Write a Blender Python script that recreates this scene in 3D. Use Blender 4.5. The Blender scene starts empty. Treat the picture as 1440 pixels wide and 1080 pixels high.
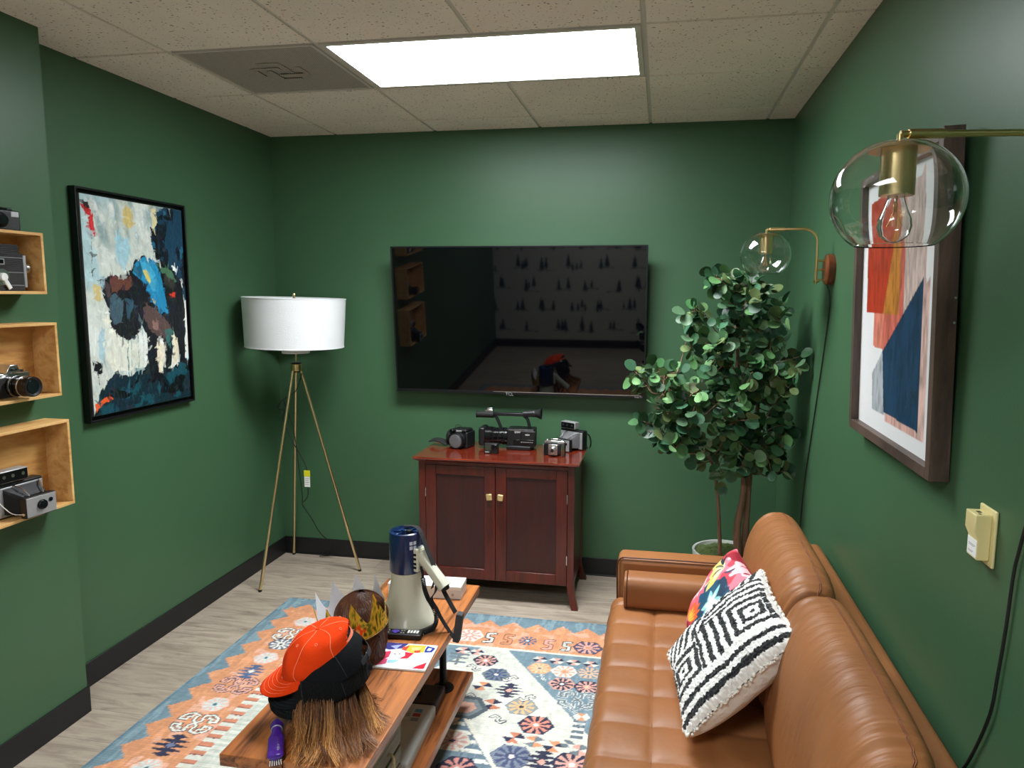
import bpy, bmesh, math, random
import numpy as np
from mathutils import Vector, Matrix, noise as mnoise
random.seed(7); np.random.seed(7)
PI = math.pi
S = bpy.context.scene
COL = S.collection
# ------------------------------------------------------------------ camera
YAW, PITCH, ROLL, FPX, CX, CAMH = -0.17935, 0.12415, 0.00576, 1013.81, 745.38, 1.6531
_f = Vector((math.sin(YAW)*math.cos(PITCH), math.cos(YAW)*math.cos(PITCH), -math.sin(PITCH)))
_r = Vector((math.cos(YAW), -math.sin(YAW), 0)); _u = _r.cross(_f)
_c, _s = math.cos(ROLL), math.sin(ROLL)
_R = _c*_r+_s*_u; _U = -_s*_r+_c*_u
cam = bpy.data.cameras.new('camera'); camo = bpy.data.objects.new('camera', cam); COL.objects.link(camo)
camo.matrix_world = Matrix(((_R.x, _U.x, -_f.x, 0), (_R.y, _U.y, -_f.y, 0), (_R.z, _U.z, -_f.z, CAMH), (0, 0, 0, 1)))
cam.sensor_width = 36; cam.lens = FPX/1440*36; cam.shift_x = -(CX-720)/1440; cam.clip_start = 0.02
S.camera = camo
# ------------------------------------------------------------------ light and exposure
S.view_settings.view_transform = 'Standard'; S.view_settings.look = 'None'
S.view_settings.gamma = 1; S.view_settings.use_curve_mapping = False
S.view_settings.exposure = 1.75
PANEL_STRENGTH = 8.0; REAR_STRENGTH = 6.5; PANEL_WATTS = 8.0; REAR_WATTS = 4.0; PANEL_SPREAD = 128
W = bpy.data.worlds.new('world'); S.world = W; W.use_nodes = True
W.node_tree.nodes['Background'].inputs[0].default_value = (0.9, 0.95, 1.0, 1)
W.node_tree.nodes['Background'].inputs[1].default_value = 0.05

# ------------------------------------------------------------------ room numbers (metres, floor at z = 0, camera above the origin)
ZC = 2.576; YB = 4.112; XR = 0.6586; XL = -2.3324; XJ = -2.191; YJ = 2.3215; YR = -1.35
GX, GY, T = -1.3067, 3.2466, 0.6096

# ------------------------------------------------------------------ helpers
def lin(c):
    c = [x/255 for x in c]
    return tuple((x/12.92 if x <= .04045 else ((x+.055)/1.055)**2.4) for x in c)

def mat(name, rgb, rough=.5, metal=0, bump=0, bscale=60, var=.12, vscale=6, coat=0, spec=.5, emit=0, stretch=(1, 1, 1), sheen=0, attr=None, trans=0, ior=1.45, alpha=None, wave=None, aniso=0):
    m = bpy.data.materials.new(name); m.use_nodes = True
    nt = m.node_tree; N = nt.nodes; L = nt.links
    b = N['Principled BSDF']
    tc = N.new('ShaderNodeTexCoord'); mp = N.new('ShaderNodeMapping'); L.new(tc.outputs['Object'], mp.inputs[0]); mp.inputs['Scale'].default_value = stretch
    nz = N.new('ShaderNodeTexNoise'); L.new(mp.outputs[0], nz.inputs['Vector']); nz.inputs['Scale'].default_value = vscale; nz.inputs['Detail'].default_value = 4
    c = lin(rgb) if rgb else (1, 1, 1)
    mx = N.new('ShaderNodeMix'); mx.data_type = 'RGBA'; mx.blend_type = 'MULTIPLY'; mx.inputs[0].default_value = 1
    rp = N.new('ShaderNodeMapRange'); L.new(nz.outputs[0], rp.inputs[0]); rp.inputs[1].default_value = .3; rp.inputs[2].default_value = .7
    rp.inputs[3].default_value = 1-var; rp.inputs[4].default_value = 1+var*.6
    L.new(rp.outputs[0], mx.inputs[7])
    if attr:
        a = N.new('ShaderNodeAttribute'); a.attribute_name = attr; L.new(a.outputs['Color'], mx.inputs[6])
    else:
        mx.inputs[6].default_value = (*c, 1)
    L.new(mx.outputs[2], b.inputs['Base Color'])
    b.inputs['Roughness'].default_value = rough; b.inputs['Metallic'].default_value = metal
    b.inputs['Specular IOR Level'].default_value = spec; b.inputs['Coat Weight'].default_value = coat
    b.inputs['Coat Roughness'].default_value = .12
    b.inputs['Sheen Weight'].default_value = sheen; b.inputs['IOR'].default_value = ior
    b.inputs['Transmission Weight'].default_value = trans
    if emit:
        b.inputs['Emission Color'].default_value = (*c, 1); b.inputs['Emission Strength'].default_value = emit
    if bump:
        n2 = N.new('ShaderNodeTexNoise'); L.new(mp.outputs[0], n2.inputs['Vector']); n2.inputs['Scale'].default_value = bscale; n2.inputs['Detail'].default_value = 5
        bp = N.new('ShaderNodeBump'); bp.inputs['Distance'].default_value = .01; bp.inputs['Strength'].default_value = bump
        L.new(n2.outputs[0], bp.inputs['Height']); L.new(bp.outputs[0], b.inputs['Normal'])
        if wave:
            w = N.new('ShaderNodeTexWave'); w.wave_type = 'BANDS'; w.bands_direction = wave[0]; w.inputs['Scale'].default_value = wave[1]; w.inputs['Distortion'].default_value = wave[2]
            L.new(mp.outputs[0], w.inputs['Vector']); b2 = N.new('ShaderNodeBump'); b2.inputs['Distance'].default_value = .004; b2.inputs['Strength'].default_value = wave[3]
            L.new(w.outputs['Fac'], b2.inputs['Height']); L.new(bp.outputs[0], b2.inputs['Normal']); L.new(b2.outputs[0], b.inputs['Normal'])
    return m

def wood(name, c1, c2, stretch, scale=3, rough=.45, coat=0, bump=.15, spec=.5, knots=0, c3=None):
    """wood grain: noise drawn out along one axis"""
    m = bpy.data.materials.new(name); m.use_nodes = True
    nt = m.node_tree; N = nt.nodes; L = nt.links; b = N['Principled BSDF']
    tc = N.new('ShaderNodeTexCoord'); mp = N.new('ShaderNodeMapping'); L.new(tc.outputs['Object'], mp.inputs[0]); mp.inputs['Scale'].default_value = stretch
    n1 = N.new('ShaderNodeTexNoise'); L.new(mp.outputs[0], n1.inputs['Vector']); n1.inputs['Scale'].default_value = scale; n1.inputs['Detail'].default_value = 8; n1.inputs['Roughness'].default_value = .65; n1.inputs['Distortion'].default_value = .6
    cr = N.new('ShaderNodeValToRGB'); L.new(n1.outputs[0], cr.inputs[0])
    e = cr.color_ramp.elements; e[0].position = .36; e[0].color = (*lin(c2), 1); e[1].position = .62; e[1].color = (*lin(c1), 1)
    if c3: k = cr.color_ramp.elements.new(.48); k.color = (*lin(c3), 1)
    out = cr.outputs[0]
    if knots:
        v = N.new('ShaderNodeTexVoronoi'); v.inputs['Scale'].default_value = knots; L.new(tc.outputs['Object'], v.inputs['Vector'])
        kr = N.new('ShaderNodeValToRGB'); L.new(v.outputs['Distance'], kr.inputs[0]); kr.color_ramp.elements[0].position = .04; kr.color_ramp.elements[0].color = (.25, .12, .06, 1); kr.color_ramp.elements[1].position = .11; kr.color_ramp.elements[1].color = (1, 1, 1, 1)
        mm = N.new('ShaderNodeMix'); mm.data_type = 'RGBA'; mm.blend_type = 'MULTIPLY'; mm.inputs[0].default_value = 1; L.new(out, mm.inputs[6]); L.new(kr.outputs[0], mm.inputs[7]); out = mm.outputs[2]
    L.new(out, b.inputs['Base Color']); b.inputs['Roughness'].default_value = rough; b.inputs['Coat Weight'].default_value = coat; b.inputs['Coat Roughness'].default_value = .15; b.inputs['Specular IOR Level'].default_value = spec
    bp = N.new('ShaderNodeBump'); bp.inputs['Distance'].default_value = .004; bp.inputs['Strength'].default_value = bump; L.new(n1.outputs[0], bp.inputs['Height']); L.new(bp.outputs[0], b.inputs['Normal'])
    return m

class G:
    """collects vertices and faces of ONE mesh"""
    def __init__(s): s.v = []; s.f = []; s.M = Matrix.Identity(4); s.cols = None
    def at(s, M=None): s.M = M if M is not None else Matrix.Identity(4); return s
    def add(s, vs, fs):
        n = len(s.v); M = s.M; s.v += [tuple(M @ Vector(p)) for p in vs]; s.f += [tuple(i+n for i in f) for f in fs]; return s
    def box(s, x0, x1, y0, y1, z0, z1):
        return s.add([(x0, y0, z0), (x1, y0, z0), (x1, y1, z0), (x0, y1, z0), (x0, y0, z1), (x1, y0, z1), (x1, y1, z1), (x0, y1, z1)],
                     [(0, 3, 2, 1), (4, 5, 6, 7), (0, 1, 5, 4), (1, 2, 6, 5), (2, 3, 7, 6), (3, 0, 4, 7)])
    def cbox(s, c, d): return s.box(c[0]-d[0]/2, c[0]+d[0]/2, c[1]-d[1]/2, c[1]+d[1]/2, c[2]-d[2]/2, c[2]+d[2]/2)
    def cyl(s, p0, p1, r0, r1=None, n=24, caps=True):
        r1 = r0 if r1 is None else r1; p0 = Vector(p0); p1 = Vector(p1); d = (p1-p0).normalized()
        a = d.orthogonal().normalized(); b = d.cross(a); vs = []
        for p, r in ((p0, r0), (p1, r1)):
            for i in range(n): t = 2*PI*i/n; vs.append(p+a*math.cos(t)*r+b*math.sin(t)*r)
        fs = [(i, (i+1) % n, n+(i+1) % n, n+i) for i in range(n)]
        if caps: fs += [tuple(range(n))[::-1], tuple(range(n, 2*n))]
        return s.add(vs, fs)
    def lathe(s, prof, n=40, closed=False, cap=False):
        vs = []; m = len(prof)
        for i in range(n):
            t = 2*PI*i/n
            for r, z in prof: vs.append((r*math.cos(t), r*math.sin(t), z))
        fs = []
        for i in range(n):
            j = (i+1) % n
            for k in range(m-1+(1 if closed else 0)): k2 = (k+1) % m; fs.append((i*m+k, j*m+k, j*m+k2, i*m+k2))
        if cap:
            fs.append(tuple(i*m for i in range(n))[::-1]); fs.append(tuple(i*m+m-1 for i in range(n)))
        return s.add(vs, fs)
    def tube(s, pts, r, n=8, smooth=0, caps=True, closed=False):
        P = [Vector(p) for p in pts]
        if smooth: P = spline(P, smooth)
        R = r if hasattr(r, '__len__') else [r]*len(P)
        if len(R) != len(P): R = [R[min(len(R)-1, int(i*len(R)/len(P)))] for i in range(len(P))]
        vs = []; a = None
        for i, p in enumerate(P):
            d = (P[min(i+1, len(P)-1)]-P[max(i-1, 0)])
            d = d.normalized() if d.length > 1e-9 else Vector((0, 0, 1))
            a = d.orthogonal().normalized() if a is None else (a-d*a.dot(d))
            a = a.normalized() if a.length > 1e-6 else d.orthogonal().normalized()
            b = d.cross(a)
            for k in range(n): t = 2*PI*k/n; vs.append(p+(a*math.cos(t)+b*math.sin(t))*R[i])
        fs = [(i*n+k, i*n+(k+1) % n, (i+1)*n+(k+1) % n, (i+1)*n+k) for i in range(len(P)-1) for k in range(n)]
        if caps: fs += [tuple(range(n))[::-1], tuple(range((len(P)-1)*n, len(P)*n))]
        return s.add(vs, fs)
    def ribbon(s, pts, w, t=.001, smooth=0, side=None):
        P = [Vector(p) for p in pts]
        if smooth: P = spline(P, smooth)
        vs = []
        for i, p in enumerate(P):
            d = (P[min(i+1, len(P)-1)]-P[max(i-1, 0)]).normalized()
            a = Vector(side) if side else Vector((0, 1, 0)); a = (a-d*a.dot(d)).normalized(); b = d.cross(a)
            for q in ((-1, -1), (1, -1), (1, 1), (-1, 1)): vs.append(p+a*q[0]*w/2+b*q[1]*t/2)
        fs = [(i*4+k, i*4+(k+1) % 4, (i+1)*4+(k+1) % 4, (i+1)*4+k) for i in range(len(P)-1) for k in range(4)]
        fs += [(3, 2, 1, 0), tuple(range((len(P)-1)*4, len(P)*4))]
        return s.add(vs, fs)
    def prism(s, poly, h, z0=0):
        n = len(poly)
        return s.add([(x, y, z0) for x, y in poly]+[(x, y, z0+h) for x, y in poly], [tuple(range(n))[::-1], tuple(range(n, 2*n))]+[(i, (i+1) % n, n+(i+1) % n, n+i) for i in range(n)])
    def sphere(s, c, r, n=20, m=12, sc=(1, 1, 1)):
        vs = [(c[0], c[1], c[2]+r*sc[2])]; fs = []
        for j in range(1, m):
            p = PI*j/m
            for i in range(n): t = 2*PI*i/n; vs.append((c[0]+r*sc[0]*math.sin(p)*math.cos(t), c[1]+r*sc[1]*math.sin(p)*math.sin(t), c[2]+r*sc[2]*math.cos(p)))
        vs.append((c[0], c[1], c[2]-r*sc[2])); e = len(vs)-1
        for i in range(n): fs.append((0, 1+i, 1+(i+1) % n)); fs.append((e, 1+(m-2)*n+(i+1) % n, 1+(m-2)*n+i))
        for j in range(m-2):
            for i in range(n): fs.append((1+j*n+i, 1+(j+1)*n+i, 1+(j+1)*n+(i+1) % n, 1+j*n+(i+1) % n))
        return s.add(vs, fs)
    def surf(s, fn, nu, nv, wrapu=False):
        vs = [fn(i/(nu-1 if not wrapu else nu), j/(nv-1)) for i in range(nu) for j in range(nv)]
        fs = [(i*nv+j, ((i+1) % nu)*nv+j, ((i+1) % nu)*nv+j+1, i*nv+j+1) for i in range(nu if wrapu else nu-1) for j in range(nv-1)]
        return s.add(vs, fs)

def spline(P, k):
    out = []
    Q = [P[0]*2-P[1]]+list(P)+[P[-1]*2-P[-2]]
    for i in range(1, len(Q)-2):
        for j in range(k):
            t = j/k; a, b, c, d = Q[i-1], Q[i], Q[i+1], Q[i+2]
            out.append(.5*((2*b)+(c-a)*t+(2*a-5*b+4*c-d)*t*t+(-a+3*b-3*c+d)*t**3))
    out.append(Q[-2]); return out

def TR(x=0, y=0, z=0, rx=0, ry=0, rz=0):
    return Matrix.Translation((x, y, z)) @ Matrix.Rotation(math.radians(rz), 4, 'Z') @ Matrix.Rotation(math.radians(ry), 4, 'Y') @ Matrix.Rotation(math.radians(rx), 4, 'X')
def basis(o, x, y, z): return Matrix(((x[0], y[0], z[0], o[0]), (x[1], y[1], z[1], o[1]), (x[2], y[2], z[2], o[2]), (0, 0, 0, 1)))

def link_mesh(name, g, m, parent=None, bev=0, seg=2, smooth=40, solid=0, sub=0, kind=None, label=None, origin=None):
    me = bpy.data.meshes.new(name)
    vs = g.v
    if origin is not None: ox, oy, oz = origin; vs = [(x-ox, y-oy, z-oz) for x, y, z in vs]
    me.from_pydata(vs, [], g.f); me.validate(); bm = bmesh.new(); bm.from_mesh(me); bmesh.ops.recalc_face_normals(bm, faces=bm.faces); bm.to_mesh(me); bm.free()
    if smooth: me.polygons.foreach_set('use_smooth', [True]*len(me.polygons)); me.set_sharp_from_angle(angle=math.radians(smooth))
    o = bpy.data.objects.new(name, me); COL.objects.link(o); me.materials.append(m)
    if g.cols is not None:
        a = me.color_attributes.new('paint', 'FLOAT_COLOR', 'POINT'); a.data.foreach_set('color', np.asarray(g.cols, dtype=np.float32).ravel())
    if origin is not None: o.location = origin
    if parent: o.parent = parent
    if bev: b = o.modifiers.new('bevel', 'BEVEL'); b.width = bev; b.segments = seg; b.limit_method = 'ANGLE'; b.angle_limit = math.radians(35)
    if solid: b = o.modifiers.new('solid', 'SOLIDIFY'); b.thickness = abs(solid); b.offset = 0 if solid > 0 else 1
    if sub: b = o.modifiers.new('sub', 'SUBSURF'); b.levels = sub; b.render_levels = sub
    if kind: o['kind'] = kind
    if label: o['label'] = label
    return o
obj = link_mesh
def thing(name, label, cat, loc=(0, 0, 0), rz=0, group=None):
    o = bpy.data.objects.new(name, None); COL.objects.link(o); o.empty_display_size = .05
    o.location = loc; o.rotation_euler = (0, 0, math.radians(rz)); o['label'] = label; o['category'] = cat
    if group: o['group'] = group
    return o
def solo(name, g, m, label, cat, origin=(0, 0, 0), group=None, **k):
    o = link_mesh(name, g, m, origin=origin, label=label, **k); o['category'] = cat
    if group: o['group'] = group
    return o
def struct(name, g, m, **k): return link_mesh(name, g, m, kind='structure', **k)
def text(name, body, size, m, parent, M, depth=.0006, label=None):
    cu = bpy.data.curves.new(name, 'FONT'); cu.body = body; cu.size = size; cu.extrude = depth/2; cu.align_x = 'CENTER'; cu.align_y = 'CENTER'; cu.resolution_u = 3
    t = bpy.data.objects.new('t', cu); COL.objects.link(t); dg = bpy.context.evaluated_depsgraph_get(); dg.update()
    me = bpy.data.meshes.new_from_object(t.evaluated_get(dg)); bpy.data.objects.remove(t); bpy.data.curves.remove(cu)
    me.transform(M); me.materials.clear(); me.materials.append(m); o = bpy.data.objects.new(name, me); COL.objects.link(o); o.parent = parent
    if label: o['label'] = label
    return o

# ---- numpy painting: pictures, rug and prints are colour stored per vertex of a dense flat mesh
def vnoise(X, Y, sc, seed=0, oct=1):
    out = np.zeros_like(X); amp = 1; tot = 0
    for o in range(oct):
        rs = np.random.RandomState(seed+o*17); g = rs.rand(64, 64); x = X*sc; y = Y*sc
        xi = np.floor(x).astype(int); yi = np.floor(y).astype(int); fx = x-xi; fy = y-yi; fx = fx*fx*(3-2*fx); fy = fy*fy*(3-2*fy)
        a = g[xi % 64, yi % 64]; b = g[(xi+1) % 64, yi % 64]; c = g[xi % 64, (yi+1) % 64]; d = g[(xi+1) % 64, (yi+1) % 64]
        out += amp*((a*(1-fx)+b*fx)*(1-fy)+(c*(1-fx)+d*fx)*fy); tot += amp; amp *= .5; sc *= 2
    return out/tot
class Paint:
    def __init__(s, w, h, nx, ny, x0=0, y0=0, base=(255, 255, 255)):
        s.nx, s.ny = nx, ny; xs = np.linspace(x0, x0+w, nx); ys = np.linspace(y0, y0+h, ny)
        s.X, s.Y = np.meshgrid(xs, ys, indexing='ij'); s.C = np.ones((nx, ny, 3))*np.array(lin(base))
        s.PX, s.PY = s.X.copy(), s.Y.copy()
    def wobble(s, amp, sc, seed=3): s.PX = s.X+amp*(vnoise(s.X, s.Y, sc, seed, 2)-.5)*2; s.PY = s.Y+amp*(vnoise(s.X, s.Y, sc, seed+50, 2)-.5)*2
    def fill(s, mask, col, a=1.0):
        m = (mask*a)[..., None] if mask.dtype != bool else mask[..., None]*a
        s.C = s.C*(1-m)+np.array(lin(col))*m
    def inside(s, poly):
        X, Y = s.PX, s.PY; r = np.zeros(X.shape, bool); n = len(poly)
        for i in range(n):
            x0, y0 = poly[i]; x1, y1 = poly[(i+1) % n]
            if y0 == y1: continue
            c = ((y0 > Y) != (y1 > Y)) & (X < (x1-x0)*(Y-y0)/(y1-y0)+x0); r ^= c
        return r
    def poly(s, p, col, a=1.0):
        m = s.inside(p); s.fill(m, col, a); return m
    def stroke(s, pts, w, col):
        m = np.zeros(s.X.shape, bool)
        for (x0, y0), (x1, y1) in zip(pts[:-1], pts[1:]):
            dx, dy = x1-x0, y1-y0; L = dx*dx+dy*dy+1e-12; t = np.clip(((s.PX-x0)*dx+(s.PY-y0)*dy)/L, 0, 1)
            m |= ((s.PX-x0-t*dx)**2+(s.PY-y0-t*dy)**2) < w*w/4
        s.fill(m, col)
    def mesh(s, fn=None):
        g = G(); nx, ny = s.nx, s.ny
        z = np.zeros_like(s.X) if fn is None else fn(s.X, s.Y)
        g.v = list(map(tuple, np.stack([s.X, s.Y, z], -1).reshape(-1, 3)))
        i = np.arange(nx-1)[:, None]*ny+np.arange(ny-1)[None]; i = i.ravel()
        g.f = list(map(tuple, np.stack([i, i+ny, i+ny+1, i+1], -1).tolist()))
        g.cols = np.concatenate([s.C.reshape(-1, 3), np.ones((nx*ny, 1))], 1)
        return g
    def window(s, cx, cy, r):
        """small working window of this painting around a motif"""
        i0, i1 = np.searchsorted(s.X[:, 0], [cx-r, cx+r]); j0, j1 = np.searchsorted(s.Y[0], [cy-r, cy+r]); 
        w = Paint.__new__(Paint); w.X = s.X[i0:i1, j0:j1]; w.Y = s.Y[i0:i1, j0:j1]; w.PX = s.PX[i0:i1, j0:j1]; w.PY = s.PY[i0:i1, j0:j1]; w.C = s.C[i0:i1, j0:j1].copy(); w.sl = (slice(i0, i1), slice(j0, j1)); return w
def homog(src, dst):
    A = []; B = []
    for (x, y), (u, v) in zip(src, dst): A += [[x, y, 1, 0, 0, 0, -u*x, -u*y], [0, 0, 0, x, y, 1, -v*x, -v*y]]; B += [u, v]
    h = np.linalg.solve(np.array(A, float), np.array(B, float))
    return lambda x, y: ((h[0]*x+h[1]*y+h[2])/(h[6]*x+h[7]*y+1), (h[3]*x+h[4]*y+h[5])/(h[6]*x+h[7]*y+1))
# ------------------------------------------------------------------ shared materials
GREEN = (64, 98, 69)
M_wall = mat('green_wall_paint', GREEN, rough=.40, bump=.05, bscale=260, var=.04, vscale=2, spec=.42)
M_black_trim = mat('black_vinyl_base', (24, 24, 27), rough=.45, bump=.03, var=.1)
M_brass = mat('brushed_brass', (224, 198, 142), rough=.28, metal=1, var=.08, bump=.02, bscale=200)
M_gold = mat('champagne_gold_tube', (226, 204, 158), rough=.3, metal=1, var=.05)
M_blackp = mat('black_plastic', (22, 22, 24), rough=.42, bump=.06, bscale=400, var=.2, vscale=40)
M_blackg = mat('black_gloss_plastic', (14, 14, 16), rough=.18, var=.1)
M_blackr = mat('black_rubber', (18, 18, 19), rough=.7, var=.2)
M_leatherette = mat('black_leatherette', (30, 30, 31), rough=.6, bump=.5, bscale=900, var=.2)
M_chrome = mat('satin_chrome', (205, 205, 205), rough=.25, metal=1, var=.08, vscale=30)
M_silver = mat('silver_grey_paint', (168, 168, 170), rough=.4, metal=.4, var=.06, vscale=30)
M_glassb = mat('lens_glass', (10, 12, 22), rough=.04, spec=.8, var=.02, coat=1)
M_white = mat('white_print', (238, 238, 236), rough=.5, var=.04)
M_cord = mat('black_cord_jacket', (24, 28, 27), rough=.5, var=.15, vscale=80)
def glass(name, tint=(1, 1, 1), rough=0.0):
    m = bpy.data.materials.new(name); m.use_nodes = True; b = m.node_tree.nodes['Principled BSDF']
    N = m.node_tree.nodes; L = m.node_tree.links
    n = N.new('ShaderNodeTexNoise'); n.inputs['Scale'].default_value = 6; r = N.new('ShaderNodeMapRange'); r.inputs[3].default_value = 0; r.inputs[4].default_value = .02
    L.new(n.outputs[0], r.inputs[0]); L.new(r.outputs[0], b.inputs['Roughness'])
    b.inputs['Base Color'].default_value = (*tint, 1); b.inputs['Transmission Weight'].default_value = 1; b.inputs['IOR'].default_value = 1.45
    return m
M_glass = glass('clear_lamp_glass', (.97, .98, .98))

# ------------------------------------------------------------------ floor
def floor_material():
    m = bpy.data.materials.new('grey_oak_planks'); m.use_nodes = True; N = m.node_tree.nodes; L = m.node_tree.links; b = N['Principled BSDF']
    tc = N.new('ShaderNodeTexCoord')
    br = N.new('ShaderNodeTexBrick'); L.new(tc.outputs['Object'], br.inputs['Vector'])
    br.inputs['Scale'].default_value = 1; br.inputs['Brick Width'].default_value = 1.22; br.inputs['Row Height'].default_value = .18; br.inputs['Mortar Size'].default_value = .0008; br.offset = .37
    br.inputs['Color1'].default_value = (.0, .0, .0, 1); br.inputs['Color2'].default_value = (1, 1, 1, 1); br.inputs['Mortar'].default_value = (.2, .2, .2, 1); br.inputs['Bias'].default_value = 0
    mp = N.new('ShaderNodeMapping'); L.new(tc.outputs['Object'], mp.inputs[0]); mp.inputs['Scale'].default_value = (1.6, 11, 1)
    vm = N.new('ShaderNodeVectorMath'); vm.operation = 'ADD'; L.new(mp.outputs[0], vm.inputs[0])
    sc = N.new('ShaderNodeVectorMath'); sc.operation = 'SCALE'; L.new(br.outputs['Color'], sc.inputs[0]); sc.inputs['Scale'].default_value = 7; L.new(sc.outputs[0], vm.inputs[1])
    n1 = N.new('ShaderNodeTexNoise'); L.new(vm.outputs[0], n1.inputs['Vector']); n1.inputs['Scale'].default_value = 2.2; n1.inputs['Detail'].default_value = 9; n1.inputs['Roughness'].default_value = .68; n1.inputs['Distortion'].default_value = .9
    cr = N.new('ShaderNodeValToRGB'); L.new(n1.outputs[0], cr.inputs[0]); e = cr.color_ramp.elements
    e[0].position = .3; e[0].color = (*lin((132, 118, 105)), 1); e[1].position = .74; e[1].color = (*lin((194, 180, 162)), 1)
    k = cr.color_ramp.elements.new(.5); k.color = (*lin((172, 157, 141)), 1)
    mx = N.new('ShaderNodeMix'); mx.data_type = 'RGBA'; mx.blend_type = 'MULTIPLY'; mx.inputs[0].default_value = 1; L.new(cr.outputs[0], mx.inputs[6])
    mr = N.new('ShaderNodeMapRange'); L.new(br.outputs['Color'], mr.inputs[0]); mr.inputs[3].default_value = .86; mr.inputs[4].default_value = 1.05; L.new(mr.outputs[0], mx.inputs[7])
    m2 = N.new('ShaderNodeMix'); m2.data_type = 'RGBA'; L.new(br.outputs['Fac'], m2.inputs[0]); L.new(mx.outputs[2], m2.inputs[6]); m2.inputs[7].default_value = (*lin((95, 84, 74)), 1)
    L.new(m2.outputs[2], b.inputs['Base Color']); b.inputs['Roughness'].default_value = .48
    # fine cross-sawn lines
    mp3 = N.new('ShaderNodeMapping'); L.new(tc.outputs['Object'], mp3.inputs[0]); mp3.inputs['Scale'].default_value = (120, 6, 1)
    n3 = N.new('ShaderNodeTexNoise'); L.new(mp3.outputs[0], n3.inputs['Vector']); n3.inputs['Scale'].default_value = 1
    mm = N.new('ShaderNodeMath'); mm.operation = 'ADD'; L.new(n1.outputs[0], mm.inputs[0]); L.new(n3.outputs[0], mm.inputs[1])
    bp = N.new('ShaderNodeBump'); bp.inputs['Distance'].default_value = .002; bp.inputs['Strength'].default_value = .5; L.new(mm.outputs[0], bp.inputs['Height']); L.new(bp.outputs[0], b.inputs['Normal'])
    return m
struct('floor', G().box(XL-.1, XR+.1, YR-.1, YB+.1, -.05, 0), floor_material(), smooth=0)

# ------------------------------------------------------------------ walls
struct('wall_left', G().prism([(XL-.1, YJ), (XL, YJ), (XL, YB), (XL-.1, YB)], ZC+.15, 0).prism([(XL-.1, YR), (XJ, YR), (XJ, YJ), (XL-.1, YJ)], ZC+.15, 0), M_wall, smooth=0)
struct('wall_back', G().box(XL-.1, XR+.1, YB, YB+.1, 0, ZC+.15), M_wall, smooth=0)
struct('wall_right', G().box(XR, XR+.1, YR, YB, 0, ZC+.15), M_wall, smooth=0)
# rear wall behind the camera: pale forest wallpaper, seen mirrored in the television
def wallpaper():
    p = Paint(XR-XL+.2, ZC+.1, 330, 300, XL-.1, 0, (206, 204, 196)); rs = random.Random(4)
    for row in range(9):
        z_ = .25+row*.27; z = z_; x = XL+(.1 if row % 2 else .28)
        while x < XR:
            for t in range(rs.choice((2, 3, 4))):
                cx = x+rs.uniform(-.09, .09); h = rs.uniform(.07, .17); w = h*.30; z = z_+rs.uniform(-.03, .03); wn = p.window(cx, z+h/2, h)
                for k in range(4): a = z+h*k*.2; wn.poly([(cx-w*(1-k*.2)/1.2, a), (cx+w*(1-k*.2)/1.2, a), (cx, a+h*.42)], (38, 52, 74))
                wn.stroke([(cx, z-.02), (cx, z)], .014, (38, 52, 74)); p.C[wn.sl] = wn.C
            wn = p.window(x, z-.02, .14); wn.stroke([(x-.1, z-.02), (x, z-.012), (x+.1, z-.025)], .012, (120, 124, 128)); p.C[wn.sl] = wn.C
            x += rs.uniform(.3, .42)
    g = p.mesh(); cols = g.cols; g.v = [(x, YR, z) for x, z, _ in g.v]
    n = len(g.v); g.add([(XL-.1, YR-.1, 0), (XR+.1, YR-.1, 0), (XR+.1, YR-.1, ZC+.1), (XL-.1, YR-.1, ZC+.1)], [(0, 1, 2, 3)])
    g.cols = np.concatenate([cols, np.tile([.6, .6, .57, 1], (4, 1))]); return g
struct('wall_rear', wallpaper(), mat('forest_wallpaper', None, rough=.6, attr='paint', var=.03), smooth=0)
# baseboards
BH, BT = .1075, .007
struct('baseboard_left', G().box(XL, XL+BT, YJ, YB, 0, BH).box(XJ, XJ+BT, YR, YJ+BT, 0, BH).box(XL, XJ, YJ, YJ+BT, 0, BH), M_black_trim, bev=.002)
struct('baseboard_back', G().box(XL, XR, YB-BT, YB, 0, BH).box(XL, XR, YB-BT-.006, YB-BT, 0, .008), M_black_trim, bev=.002)
struct('baseboard_right', G().box(XR-BT, XR, YR, YB-BT, 0, BH), M_black_trim, bev=.002)
struct('baseboard_rear', G().box(XJ, XR, YR, YR+BT, 0, BH), M_black_trim, bev=.002)

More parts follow.
